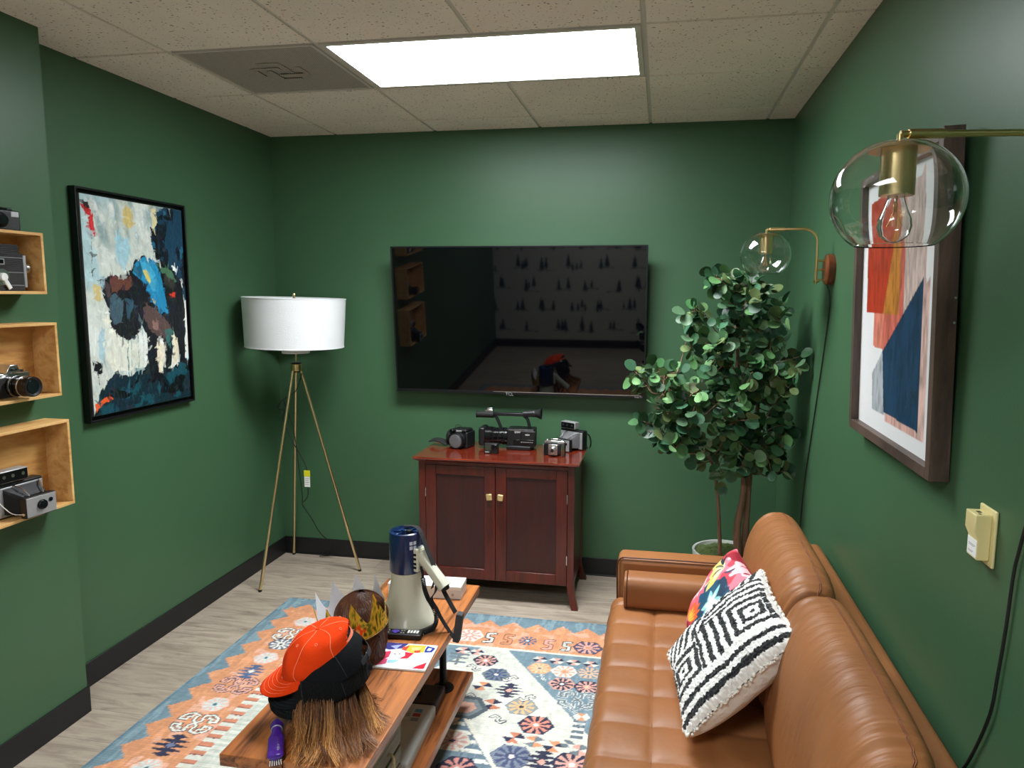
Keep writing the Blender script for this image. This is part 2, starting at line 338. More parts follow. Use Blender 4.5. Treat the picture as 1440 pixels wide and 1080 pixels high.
# ------------------------------------------------------------------ ceiling: dropped tiles in a metal grid
def tile_material():
    m = bpy.data.materials.new('fissured_ceiling_tile'); m.use_nodes = True; N = m.node_tree.nodes; L = m.node_tree.links; b = N['Principled BSDF']
    tc = N.new('ShaderNodeTexCoord'); v = N.new('ShaderNodeTexNoise'); L.new(tc.outputs['Object'], v.inputs['Vector']); v.inputs['Scale'].default_value = 95; v.inputs['Detail'].default_value = 3
    cr = N.new('ShaderNodeValToRGB'); L.new(v.outputs[0], cr.inputs[0]); e = cr.color_ramp.elements
    e[0].position = .30; e[0].color = (*lin((110, 96, 82)), 1); e[1].position = .37; e[1].color = (*lin((240, 230, 218)), 1)
    n = N.new('ShaderNodeTexNoise'); L.new(tc.outputs['Object'], n.inputs['Vector']); n.inputs['Scale'].default_value = 3; n.inputs['Detail'].default_value = 6
    r = N.new('ShaderNodeMapRange'); L.new(n.outputs[0], r.inputs[0]); r.inputs[3].default_value = .86; r.inputs[4].default_value = 1.1
    mx = N.new('ShaderNodeMix'); mx.data_type = 'RGBA'; mx.blend_type = 'MULTIPLY'; mx.inputs[0].default_value = 1; L.new(cr.outputs[0], mx.inputs[6]); L.new(r.outputs[0], mx.inputs[7]); L.new(mx.outputs[2], b.inputs['Base Color'])
    b.inputs['Roughness'].default_value = .9
    bp = N.new('ShaderNodeBump'); bp.inputs['Strength'].default_value = .6; bp.inputs['Distance'].default_value = .003; L.new(v.outputs[0], bp.inputs['Height']); L.new(bp.outputs[0], b.inputs['Normal'])
    return m
M_tile = tile_material(); M_grid = mat('painted_ceiling_grid', (205, 200, 192), rough=.4, var=.05)
PANELS = [(0, -1), (0, -6)]            # grid cells (u, v) of the 2x1 light panels
VENT = (-1, -1)
g = G(); gt = G()
us = list(range(-2, 4)); vs_ = list(range(-8, 3))
def clipbox(x0, x1, y0, y1, z0, z1, gg):
    x0 = max(x0, XL); x1 = min(x1, XR); y0 = max(y0, YR); y1 = min(y1, YB)
    if x1-x0 > .01 and y1-y0 > .01: gg.box(x0, x1, y0, y1, z0, z1)
for u in us:
    for v in vs_:
        if (u, v) == VENT or any((u, v) in ((a, b), (a+1, b)) for a, b in PANELS): continue
        x0, y0 = GX+u*T, GY+v*T; i = .008
        clipbox(x0+i, x0+T-i, y0+i, y0+T-i, ZC+.000, ZC+.02, g)
g.box(XL-.1, XR+.1, YR-.1, YB+.1, ZC+.08, ZC+.15)
struct('ceiling', g, M_tile, bev=.0025, smooth=0)
for u in range(-1, 4): gt.box(GX+u*T-.012, GX+u*T+.012, YR, YB, ZC+.006, ZC+.03)
for v in range(-7, 2): gt.box(XL, XR, GY+v*T-.012, GY+v*T+.012, ZC+.0065, ZC+.03)
gt.box(XL, XL+.012, YJ, YB, ZC+.004, ZC+.03).box(XR-.012, XR, YR, YB, ZC+.004, ZC+.03).box(XL, XR, YB-.012, YB, ZC+.004, ZC+.03).box(XJ, XJ+.012, YR, YJ+.012, ZC+.004, ZC+.03)
struct('trim_1', gt, M_grid, smooth=0)

# ceiling light panels
def emissive(name, rgb, st):
    m = bpy.data.materials.new(name); m.use_nodes = True; N = m.node_tree.nodes; L = m.node_tree.links; b = N['Principled BSDF']
    b.inputs['Base Color'].default_value = (.8, .8, .8, 1); b.inputs['Emission Strength'].default_value = st
    n = N.new('ShaderNodeTexNoise'); n.inputs['Scale'].default_value = 2; r = N.new('ShaderNodeMix'); r.data_type = 'RGBA'; L.new(n.outputs[0], r.inputs[0])
    c = lin(rgb); r.inputs[6].default_value = (*c, 1); r.inputs[7].default_value = (c[0]*.98, c[1]*.99, c[2], 1); L.new(r.outputs[2], b.inputs['Emission Color']); return m
M_panel = emissive('lit_diffuser', (246, 252, 255), PANEL_STRENGTH)
M_panel2 = emissive('lit_diffuser_rear', (246, 252, 255), REAR_STRENGTH)
def light_panel(u, v, label, k=1):
    t = thing('ceiling_light', label, 'light', (GX+u*T+T, GY+v*T+T/2, ZC), group='ceiling panel lights')
    w, d = T-.012, T/2-.012; f = .022
    g = G().box(-w, w, -d, -d+f, -.002, .03).box(-w, w, d-f, d, -.002, .03).box(-w, -w+f, -d+f, d-f, -.002, .03).box(w-f, w, -d+f, d-f, -.002, .03)
    obj('frame', g, M_grid, t, bev=.001)
    obj('diffuser', G().box(-w+f, w-f, -d+f, d-f, .002, .008), (M_panel if k else M_panel2), t, smooth=0, label='glowing white diffuser')
def troffer_lamp(u, v, watts):     # the lens of the fitting throws its light mostly downwards
    l = bpy.data.lights.new('ceiling_lamp', 'AREA'); l.shape = 'RECTANGLE'; l.size = 2*T-.06; l.size_y = T-.06; l.energy = watts; l.spread = math.radians(PANEL_SPREAD); l.color = (.965, .985, 1.0)
    o = bpy.data.objects.new('ceiling_lamp', l); COL.objects.link(o); o.location = (GX+u*T+T, GY+v*T+T/2, ZC-.001)
troffer_lamp(*PANELS[0], PANEL_WATTS); troffer_lamp(*PANELS[1], REAR_WATTS)
light_panel(*PANELS[0], 'large glowing white rectangular panel light set into the tiled ceiling')
light_panel(*PANELS[1], 'matching ceiling panel light nearer the rear wall above the camera', 0)
# perforated return air vent
def vent():
    t = thing('ceiling_vent', 'square grey perforated metal air vent in the ceiling beside the light panel', 'vent', (GX+VENT[0]*T+T/2, GY+VENT[1]*T+T/2, ZC))
    h = T/2-.01; f = .012
    obj('frame', G().box(-h, h, -h, -h+f, -.002, .02).box(-h, h, h-f, h, -.002, .02).box(-h, -h+f, -h+f, h-f, -.002, .02).box(h-f, h, -h+f, h-f, -.002, .02), M_grid, t, bev=.001)
    m = bpy.data.materials.new('perforated_sheet'); m.use_nodes = True; N = m.node_tree.nodes; L = m.node_tree.links; b = N['Principled BSDF']
    tc = N.new('ShaderNodeTexCoord'); fr = N.new('ShaderNodeVectorMath'); fr.operation = 'SCALE'; fr.inputs['Scale'].default_value = 1/.0085; L.new(tc.outputs['Object'], fr.inputs[0])
    f2 = N.new('ShaderNodeVectorMath'); f2.operation = 'FRACTION'; L.new(fr.outputs[0], f2.inputs[0]); s2 = N.new('ShaderNodeVectorMath'); s2.operation = 'SUBTRACT'; L.new(f2.outputs[0], s2.inputs[0]); s2.inputs[1].default_value = (.5, .5, .5)
    m3 = N.new('ShaderNodeVectorMath'); m3.operation = 'MULTIPLY'; m3.inputs[1].default_value = (1, 1, 0); L.new(s2.outputs[0], m3.inputs[0]); ln = N.new('ShaderNodeVectorMath'); ln.operation = 'LENGTH'; L.new(m3.outputs[0], ln.inputs[0])
    lt = N.new('ShaderNodeMath'); lt.operation = 'LESS_THAN'; lt.inputs[1].default_value = .33; L.new(ln.outputs['Value'], lt.inputs[0])
    mx = N.new('ShaderNodeMix'); mx.data_type = 'RGBA'; L.new(lt.outputs[0], mx.inputs[0]); mx.inputs[6].default_value = (*lin((190, 180, 170)), 1); mx.inputs[7].default_value = (*lin((60, 54, 50)), 1); L.new(mx.outputs[2], b.inputs['Base Color']); b.inputs['Roughness'].default_value = .5
    ds = lambda x, y: .003*math.exp(-((x-.02)**2+(y)**2)/.02)
    g = G().surf(lambda a, c: ((a-.5)*2*(h-f), (c-.5)*2*(h-f), .003+ds((a-.5)*.6, (c-.5)*.6)), 12, 12)
    obj('grille', g, m, t)
    g = G()   # pressed pinwheel in the middle of the sheet
    for k in range(4): g.at(TR(rz=k*90)); g.box(-.02, .11, .03, .052, -.0005, .003); g.box(.09, .112, -.05, .03, -.0005, .003)
    obj('deflector', g, m, t, bev=.001)
vent()
# ------------------------------------------------------------------ rug
BLUE, ORA, CRE, NAVY, PINK, GRY, TERR = (122, 146, 158), (222, 156, 116), (222, 223, 212), (60, 62, 82), (226, 172, 158), (120, 130, 136), (202, 132, 106)
def rug_paint():
    x0, x1, y0, y1 = -1.945, .5, .40, 3.455
    p = Paint(x1-x0, y1-y0, 520, 650, x0, y0, CRE)
    p.wobble(.0022, 130, 5)
    X, Y = p.PX, p.PY; dx = np.minimum(X-x0, x1-X); dy = np.minimum(y1-Y, Y-y0); mx_, my_ = (x0+x1)/2, (y0+y1)/2
    stepf = lambda v, s: np.floor(v/s)*s
    # cream ground tone
    p.fill(vnoise(p.X, p.Y, 9, 2, 3) > .56, (206, 209, 198), .6)
    # ladder band, hem band
    side = (dx < .375) & (dx > .318); p.fill(side, CRE); p.fill(side & (np.mod(Y, .05) < .022), (212, 140, 112)); p.fill((dx < .318) & (dx > .30), (236, 176, 140))
    p.fill(side & (np.mod(Y+.004, .05) < .006), (150, 96, 84))
    hem = (dx > .375) & (dx < .47) & (dy > .34); p.fill(hem & (np.mod(Y, .032) < .014), (196, 203, 192), .7)
    # blue corner fields outside the hexagon, cream line round them
    ax, ay = abs(X-mx_), abs(Y-my_)
    tri = (dy > .345) & (dx > .46) & (ay > .571) & ((ay-.571)/.608*.362+(ax-.43) > .362-.36*.0) & (ax > .068)
    tri = (dy > .345) & (dx > .47) & (ay > .571) & ((ax-.068)/.362+(1.176-ay)/-.491 > 0) 
    line = .068+(1.176-ay)*.737                    # diagonal edge of the hexagon
    tri = (dy > .345) & (dx > .5) & (ay > .571) & ((ax > line) & (ax > .068)) & ((ay > .69) | (ax > .43))
    p.fill(tri, BLUE)
    lad = (ay < .69) & (ay > .571) & (ax > .43) & (ax < .475); p.fill(lad & (np.mod(Y, .034) < .016), (232, 232, 222)); p.fill(lad & (np.mod(Y, .034) >= .016), (110, 124, 132))
    # central diamond
    d = ax/.42+ay/.63; med = d < .985; p.fill(med, (112, 132, 146)); p.fill((d < 1.05) & (d > .985), (232, 230, 216))
    teeth = (d < .985) & (d > .985-.12/.42) & (np.mod(ay, .052) < .02) & (ax < (.985-ay/.63)*.42-.004) & (ax > (.985-(ay)/.63)*.42-.085)
    p.fill(teeth, (234, 234, 224))
    # outer zigzag border
    ora = ((dy < .33) | (dx < .318)); p.fill(ora, ORA); p.fill((dy < .345) & (dy >= .33) & (dx > .318), (232, 230, 214))
    fr = lambda v, per: np.abs(np.mod(v/per+.5, 1)-.5)*2      # 0 at peaks, 1 in valleys
    zl = .042+.064*np.round(fr(Y-3.305, .1285)*6)/6; zt = .06+.062*np.round(fr(X+.811, .1235)*8)/8
    blue = (dx < zl) | (dy < zt); blue = np.where(dy < .14, (dy < zt) | (dx < .06), dx < zl)
    p.fill(blue, BLUE); p.fill((dx < .012) | (dy < .012), (104, 132, 148))
    n = vnoise(p.X, p.Y*.2, 60, 9, 2); p.fill((n > .6) & blue, (150, 176, 186), .55); p.fill((n < .38) & ora & ~blue, (238, 172, 132), .6)
    p.fill((n > .62) & (tri | med), (146, 166, 176), .5)
    p.fill((vnoise(p.X, p.Y, 25, 12, 2) > .62) & (ora & ~blue) & (dx > .14), (240, 190, 170), .6)
    # motifs -------------------------------------------------
    def hexa(cx, cy, r, out, inn, fl, core=None, dark=False):
        w = p.window(cx, cy, r*1.2)
        if w.X.size == 0: return
        h = lambda k: [(cx+r*k*math.cos(t*PI/3)*1.05, cy+r*k*math.sin(t*PI/3)*.95) for t in range(6)]
        w.poly(h(1), out); w.poly(h(.86 if dark else .95), inn)
        a = np.arctan2(w.PY-cy, w.PX-cx); rr = np.hypot(w.PX-cx, w.PY-cy)/r
        pet = (rr < .80) & (np.cos(a*10) > -.05) & (rr > .28); w.fill(pet, fl); w.fill(rr < .3, fl); w.fill(rr < .15, core or out)
        p.C[w.sl] = w.C
    def star(cx, cy, r, col, core, n=5, k=1.):
        w = p.window(cx, cy, r*1.2); a = np.abs(w.PX-cx)/r; b = np.abs(w.PY-cy)/r
        for k in range(3):
            bb = np.abs(b-(.0, .38, .74)[k]); L = (1.0, .82, .50)[k]; w.fill((bb < .17*(1-a/L)+.03) & (a < L), col)
        w.fill((a < .16) & (b < .85), col); w.fill((a+b < .26), core); p.C[w.sl] = w.C
    def ess(cx, cy, r, out, inn, rot=0, mir=1, th=1):
        c, s_ = math.cos(rot), math.sin(rot); q = [(-.9, .25), (-.45, .7), (.1, .25), (-.1, -.25), (.45, -.7), (.9, -.25)]
        q = [(cx+r*(mir*x*c-y*s_), cy+r*(mir*x*s_+y*c)) for x, y in q]; w = p.window(cx, cy, r*1.3); w.stroke(q, r*.52*th, out); w.stroke(q, r*.28*th, inn); p.C[w.sl] = w.C
    def bow(cx, cy, r, c1, c2, rot=0):
        w = p.window(cx, cy, r*1.3)
        for k in range(6):
            a0 = rot+k*PI/3; w.poly([(cx, cy), (cx+r*math.cos(a0), cy+r*math.sin(a0)*.8), (cx+r*math.cos(a0+PI/3), cy+r*math.sin(a0+PI/3)*.8)], (c1, c2, CRE)[k % 3])
        p.C[w.sl] = w.C
    WH = (236, 234, 224)
    # far border
    hexa(-.875, 3.218, .07, WH, WH, PINK); ess(-.772, 3.212, .05, NAVY, WH, .9, -1); ess(-.683, 3.213, .05, (150, 100, 86), ORA, .9, -1); hexa(-.587, 3.215, .055, ORA, ORA, (92, 106, 140), WH)
    ess(-.484, 3.197, .05, (150, 100, 86), PINK, .9, -1); ess(-.398, 3.196, .045, NAVY, (210, 215, 205), .9, -1); hexa(-.297, 3.2, .07, NAVY, (90, 84, 110), PINK, ORA)
    for k, c in enumerate((-.98, -1.085, -1.2, -1.31, -1.42, -1.53, -1.64)): (hexa if k % 2 else ess)(c, 3.21, *((.06, NAVY, WH, PINK) if k % 2 else (.05, NAVY, WH, .9, -1)))
    # left border, from the far corner towards the camera
    def lobes(cx, cy, ink, fillc):
        w = p.window(cx, cy, .1)
        for wd, cl in ((.017, ink), (.010, fillc)):
            for sx in (-1, 1):
                for sy in (-1, 1):
                    q = [(cx, cy), (cx+sx*.016, cy+sy*.016), (cx+sx*.012, cy+sy*.05), (cx+sx*.045, cy+sy*.06), (cx+sx*.074, cy+sy*.040), (cx+sx*.078, cy+sy*.016), (cx+sx*.050, cy+sy*.014), (cx+sx*.052, cy+sy*.034), (cx+sx*.034, cy+sy*.038)]
                    w.stroke(q, wd, cl)
        p.C[w.sl] = w.C
    y = 3.16; seq = ['flow', 'lob', 'hex', 'flow', 'star', 'lobd', 'flow', 'lob', 'stard', 'flow']
    ys = [3.20, 3.06, 2.96, 2.83, 2.71, 2.597, 2.45, 2.321, 2.18, 2.05]
    for k in range(16):
        yy = ys[k] if k < len(ys) else 2.05-.135*(k-9); s_ = seq[k % 10]; cx = -1.724
        if s_ == 'flow': hexa(cx, yy, .058, (236, 200, 186), (236, 200, 186), (214, 224, 222), (90, 120, 130))
        elif s_ == 'lob': lobes(cx, yy, NAVY, WH)
        elif s_ == 'lobd': lobes(cx, yy, NAVY, PINK)
        elif s_ == 'hex': hexa(cx, yy, .06, NAVY, (110, 118, 140), WH)
        elif s_ == 'star': star(cx, yy, .062, (92, 112, 150), WH)
        else: star(cx, yy, .07, NAVY, (120, 130, 160), 4)
    # field
    for (x_, y_) in ((-.866, 3.067),): bow(x_, y_, .04, NAVY, PINK); bow(x_+.07, y_-.005, .035, NAVY, PINK)
    for q in (((-.91, 3.03), (-.83, 3.03)), ((-.91, 3.0), (-.83, 3.0)), ((-.87, 3.04), (-.87, 2.99)), ((-.9, 2.96), (-.83, 2.96)), ((-.865, 2.98), (-.865, 2.94))):
        w = p.window(-.87, 3.0, .08); w.stroke(list(q), .014, GRY); p.C[w.sl] = w.C
    hexa(-.739, 2.996, .058, NAVY, NAVY, PINK, WH, True); hexa(-.666, 2.886, .062, (96, 110, 140), GRY, (78, 92, 128), WH); star(-.585, 2.773, .06, NAVY, PINK); w = None
    hexa(-.51, 2.664, .066, GRY, (150, 158, 158), (230, 188, 138), NAVY); hexa(-.433, 2.554, .07, NAVY, NAVY, (232, 150, 130), WH, True); hexa(-.487, 2.35, .078, (96, 108, 140), (130, 140, 156), (84, 92, 124), WH)
    star(-.375, 2.34, .07, NAVY, PINK, 3); hexa(-.268, 2.345, .075, NAVY, NAVY, PINK, WH, True)
    for a, b, m_ in ((-.775, 2.925, 1), (-.60, 2.865, -1), (-.72, 2.695, 1), (-.5, 2.73, -1), (-.585, 2.565, 1)): ess(a, b, .032, NAVY, CRE, 0, m_)
    bow(-.702, 2.785, .045, NAVY, ORA); bow(-.63, 2.66, .05, NAVY, TERR, .5); bow(-.50, 2.46, .045, NAVY, TERR); bow(-.42, 2.45, .045, GRY, ORA, .5); bow(-.345, 2.435, .045, NAVY, ORA); bow(-.25, 2.43, .045, GRY, PINK, .5); bow(-.3, 2.46, .03, GRY, GRY)
    # right blue corner
    for k in range(4): bow(-.50+k*.077, 3.052, .035, NAVY, PINK)
    hexa(-.488, 2.974, .055, (232, 166, 128), (232, 166, 128), (246, 196, 160), GRY); hexa(-.378, 2.968, .058, WH, WH, (236, 176, 150), ORA); hexa(-.27, 2.976, .055, (226, 186, 150), BLUE, (236, 190, 158), GRY)
    hexa(-.374, 2.864, .058, PINK, PINK, NAVY, WH); hexa(-.266, 2.859, .058, NAVY, NAVY, PINK, (240, 200, 170), True)
    lobes(-.295, 2.757, (214, 220, 216), GRY); ess(-.46, 2.90, .03, WH, BLUE, 0, 1, .6); ess(-.31, 2.69, .034, WH, BLUE, 0, 1, .7); bow(-.265, 2.64, .035, WH, ORA)
    # motifs in the diamond
    w = p.window(-.73, 2.627, .13); hx = lambda r: [(-.735+r*math.cos(t*PI/3), 2.62+r*.9*math.sin(t*PI/3)) for t in range(6)]; w.poly(hx(.10), (96, 108, 116)); w.poly(hx(.075), (136, 148, 152)); w.poly(hx(.05), (226, 178, 160)); p.C[w.sl] = w.C
    hexa(-.72, 2.40, .07, (216, 212, 200), (216, 212, 200), (206, 160, 150), NAVY); hexa(-.66, 2.25, .075, NAVY, NAVY, (226, 158, 150), WH, True); hexa(-.55, 2.13, .07, WH, GRY, NAVY, PINK)
    # front left field motifs beside the table
    for k in range(6): hexa(-1.27, 2.9-k*.24, .07, NAVY, WH, (226, 158, 140), NAVY, k % 2 == 0)
    for k in range(5): bow(-1.33, 2.78-k*.24, .04, NAVY, PINK); star(-1.17, 1.66+k*.26, .055, NAVY, PINK, 3)
    # weave lines
    p.C *= (1-.10*(np.mod(p.Y, .012) < .0045))[..., None]
    p.C *= (.86+.24*vnoise(p.X, p.Y, 40, 21, 3))[..., None]; p.C *= (.93+.14*vnoise(p.X*5, p.Y*.3, 60, 33, 2))[..., None]
    return p
rp = rug_paint(); g = rp.mesh(lambda x, y: .0075+.0006*vnoise(x, y, 60, 4, 2)); nn = len(g.v)
x0, x1, y0, y1 = -1.945, .5, .40, 3.455
g.add([(x0, y0, .0005), (x1, y0, .0005), (x1, y1, .0005), (x0, y1, .0005), (x0, y0, .0078), (x1, y0, .0078), (x1, y1, .0078), (x0, y1, .0078)], [(0, 3, 2, 1), (0, 1, 5, 4), (1, 2, 6, 5), (2, 3, 7, 6), (3, 0, 4, 7)])
g.cols = np.concatenate([g.cols, np.tile([*lin(BLUE), 1], (8, 1))])
solo('rug', g, mat('woven_rug', None, rough=.95, attr='paint', var=.10, vscale=60, bump=.35, bscale=420, spec=.15, wave=('Y', 60, .6, .25)), 'large patterned rug with blue zigzag border, orange band and cream field on the plank floor', 'rug', smooth=0)

# ------------------------------------------------------------------ sofa
def leather(name, rgb, wrinkle=(1, 1, 1), wr=.25, ws=9):
    m = bpy.data.materials.new(name); m.use_nodes = True; N = m.node_tree.nodes; L = m.node_tree.links; b = N['Principled BSDF']
    tc = N.new('ShaderNodeTexCoord'); n = N.new('ShaderNodeTexNoise'); L.new(tc.outputs['Object'], n.inputs['Vector']); n.inputs['Scale'].default_value = 4; n.inputs['Detail'].default_value = 5
    cr = N.new('ShaderNodeValToRGB'); L.new(n.outputs[0], cr.inputs[0]); c = lin(rgb); e = cr.color_ramp.elements; e[0].position = .3; e[0].color = (c[0]*.82, c[1]*.8, c[2]*.78, 1); e[1].position = .7; e[1].color = (c[0]*1.1, c[1]*1.1, c[2]*1.12, 1); L.new(cr.outputs[0], b.inputs['Base Color'])
    b.inputs['Roughness'].default_value = .47; b.inputs['Specular IOR Level'].default_value = .38
    v = N.new('ShaderNodeTexVoronoi'); v.feature = 'DISTANCE_TO_EDGE'; v.inputs['Scale'].default_value = 420; L.new(tc.outputs['Object'], v.inputs['Vector'])
    b1 = N.new('ShaderNodeBump'); b1.inputs['Strength'].default_value = .12; b1.inputs['Distance'].default_value = .001; L.new(v.outputs['Distance'], b1.inputs['Height'])
    mp = N.new('ShaderNodeMapping'); mp.inputs['Scale'].default_value = wrinkle; L.new(tc.outputs['Object'], mp.inputs[0]); n2 = N.new('ShaderNodeTexNoise'); n2.inputs['Scale'].default_value = ws; n2.inputs['Detail'].default_value = 3; n2.inputs['Distortion'].default_value = .4; L.new(mp.outputs[0], n2.inputs['Vector'])
    b2 = N.new('ShaderNodeBump'); b2.inputs['Strength'].default_value = wr; b2.inputs['Distance'].default_value = .02; L.new(n2.outputs[0], b2.inputs['Height']); L.new(b1.outputs[0], b2.inputs['Normal']); L.new(b2.outputs[0], b.inputs['Normal'])
    return m
TAN = (148, 96, 56)
M_lea = leather('tan_leather', TAN, wr=.18); M_leac = leather('tan_leather_cushion', TAN, wrinkle=(1.2, 5, 1.2), wr=.4, ws=5)
M_seam = mat('tan_stitching', (130, 76, 38), rough=.5, bump=.4, bscale=500, var=.3, vscale=300)
M_dark_seam = mat('dark_piping', (84, 44, 22), rough=.5, var=.2)
SX, SY = .25, 2.0
so = thing('sofa', 'long tan leather sofa with tufted seat along the green right wall', 'sofa', (SX, SY, 0))
L_ = lambda x, y, z: (x-SX, y-SY, z)
def sbox(g, x0, x1, y0, y1, z0, z1): return g.box(x0-SX, x1-SX, y0-SY, y1-SY, z0, z1)
YE0, YE1 = 1.10, 2.905          # sofa ends
obj('base_frame', sbox(G(), -.155, .60, YE0+.005, YE1-.005, .15, .295), M_lea, so, bev=.012, seg=3)
obj('back_frame', sbox(G(), .52, .640, YE0, YE1, .17, .685), M_lea, so, bev=.022, seg=4)
for a, b in ((2.785, YE1), (YE0, 1.22)):
    ar = obj('arm', sbox(G(), -.145, .518, a, b, .16, .612), M_lea, so, bev=.024, seg=4)
    q = [(-.149, y, z) for y, z in ((a-.002, .30), (a-.002, .585), (a+.014, .606), (b-.014, .606), (b+.002, .585), (b+.002, .30))]
    g = G(); ty = a+.006 if a > 2 else b-.006
    g.tube([L_(-.128, ty, .6125), L_(.1, ty, .6145), L_(.5, ty, .6125)], .0032, 6); g.tube([L_(-.141, ty, .32), L_(-.147, ty, .56), L_(-.138, ty, .603), L_(-.12, ty, .6125)], .0032, 6, smooth=5)
    obj('piping', g, M_dark_seam, ar)
# tufted seat cushion
XS = [-.17, .005, .17, .34]; YS = [1.222, 1.30, 1.457, 1.615, 1.772, 1.929, 2.086, 2.243, 2.40, 2.557, 2.714, 2.783]
def cell(v, A):
    for a, b in zip(A[:-1], A[1:]):
        if v <= b: return (v-a)/(b-a)
    return 1
def seat_z(x, y):
    u = min(max(cell(x, XS), 0), 1); v = min(max(cell(y, YS), 0), 1)
    px = max(0, 1-(2*u-1)**4)**.6 if not (x < XS[1] and u < .5) else 1.0
    py = max(0, 1-abs(2*v-1)**3.2)**.55 if 0 < v < 1 else 0
    ed = min(1, max(0, (x-XS[0])/.05)); ed = math.sqrt(max(0, 1-(1-ed)**2))
    puff = .018*(py*.75+.25)*(px*.6+.4)
    return .395+.043*ed+puff*ed+.004*mnoise.noise(Vector((x*9, y*9, 3)))
g = G(); nx, ny = 60, 240
xs = [XS[0]+(XS[-1]-XS[0])*(i/(nx-1))**1.25 for i in range(nx)]
g.surf(lambda u, v: L_(xs[int(round(u*(nx-1)))], YS[0]+(YS[-1]-YS[0])*v, seat_z(xs[int(round(u*(nx-1)))], YS[0]+(YS[-1]-YS[0])*v)), nx, ny)
# front face with scalloped edge and closed underside
def front(u, v):
    y = YS[0]+(YS[-1]-YS[0])*v; c = cell(y, YS); z = .296+(.395-.296)*(1-u); bulge = .012*math.sin(PI*min(max(c, 0), 1))**.6*math.sin(PI*(.15+.85*(1-u)))
    return L_(XS[0]-bulge*(u > 0), y, z)
g.surf(front, 12, ny)
sbox(g, XS[0]+.01, XS[-1], YS[0], YS[-1], .296, .388)
seat = obj('seat_cushion', g, M_lea, so, smooth=70)
g = G()
for x in XS[1:3]: g.tube([L_(x, y, seat_z(x, y)+.0006) for y in np.linspace(YS[0], YS[-1], 150)], .0014, 5)
for y in YS[1:-1]: g.tube([L_(x, y, seat_z(x, y)+.0006) for x in np.linspace(XS[0]+.004, XS[-1], 60)], .0014, 5)
obj('stitching', g, M_seam, seat)
# back cushions: plump, leaning, seam over the crown
def back_cushion(y0, y1, seed):
    yc = (y0+y1)/2; hy = (y1-y0)/2; cz = .648; hz = .208; cx = .400; hx = .083
    def shp(th, ph):      # th around the x-z section, ph along y
        e = .42; c, s_ = math.cos(th), math.sin(th); sg = lambda v, k: math.copysign(abs(v)**k, v)
        cp = math.cos(ph); sp = math.sin(ph); k = abs(cp)**.30
        rx = hx*sg(c, .75)*k; rz = hz*sg(s_, .58)*(abs(cp)**.16); y = yc+hy*sg(sp, .28)
        if rz > 0: rx *= 1+.12*math.sin(PI*rz/hz*.5)
        if c < 0: rx *= .84+.24*math.cos((rz/hz)*1.3-.35)*(1-(y-yc)**2/hy**2*.5)
        wr = .0042*mnoise.noise(Vector((rx*5+seed, y*26, rz*6)))+.0030*mnoise.noise(Vector((rx*8, y*60+seed, rz*7)))
        crown = max(0, rz/hz)**2*.016*(1-((y-yc)/hy)**2)
        x = cx+rx+(rz)*.215; z = cz+rz+crown
        f = max(0, .35+rz/hz)
        return L_(x-wr*f, y, z+wr*f*1.3)
    g = G().surf(lambda u, v: shp(2*PI*u, -PI/2+.001+(PI-.002)*v), 72, 110, wrapu=True)
    n = len(g.v)
    bc = obj('back_cushion', g, M_leac, so, smooth=80)
    # twin seam over the crown and down both ends
    for off in (-.003, .003):
        q = []
        for ph in np.linspace(-PI/2*.97, PI/2*.97, 120): q.append(shp(PI/2-.10+off*6, ph))
        q = [(x, y, z+.0004) for x, y, z in q]
        obj('seam', G().tube(q, .0016, 5), M_seam, bc)
    q = [shp(th, PI/2*.86) for th in np.linspace(-.4, PI+.5, 60)]; obj('seam', G().tube(q, .0026, 6), M_seam, bc)
    q = [shp(th, -PI/2*.86) for th in np.linspace(-.4, PI+.5, 60)]; obj('seam', G().tube(q, .0026, 6), M_seam, bc)
back_cushion(2.015, 2.765, 1.0); back_cushion(1.24, 2.005, 5.0)
for x in (-.10, .55):
    for y in (1.2, 2.8): obj('leg', G().cyl((x-SX, y-SY, .0085), (x-SX, y-SY, .152), .014, .022), wood('walnut_leg', (96, 58, 34), (60, 34, 20), (8, 8, 1)), so)
# bolster lying against the far arm
def rounded_roll(u, v, L=.42, r=.066):
    t = 2*PI*u; x = (v-.5)*L; e = min(1, (L/2-abs(x))/.025); e = math.sqrt(max(0, 1-(1-e)**2)); k = .80+.20*e
    if v in (0, 1): k = 0
    c, s_ = math.cos(t), math.sin(t); sq = (abs(c)**3.2+abs(s_)**3.2)**(-1/3.2)
    return (x, r*k*c*sq*.95, r*k*s_*sq)
b = thing('bolster_cushion', 'tan leather bolster roll lying on the seat against the far sofa arm', 'cushion', (.09, 2.716, .445+.070))
obj('cover', G().surf(lambda u, v: rounded_roll(u, v), 40, 60, wrapu=True), M_lea, b, smooth=60)
for x in (-.192, .192):
    obj('piping', G().tube([(x, .066*.96*math.cos(t)*(abs(math.cos(t))**3.2+abs(math.sin(t))**3.2)**(-1/3.2)*.97, .066*1.0*math.sin(t)*(abs(math.cos(t))**3.2+abs(math.sin(t))**3.2)**(-1/3.2)) for t in np.linspace(0, 2*PI, 50)], .0026, 6), M_dark_seam, b)

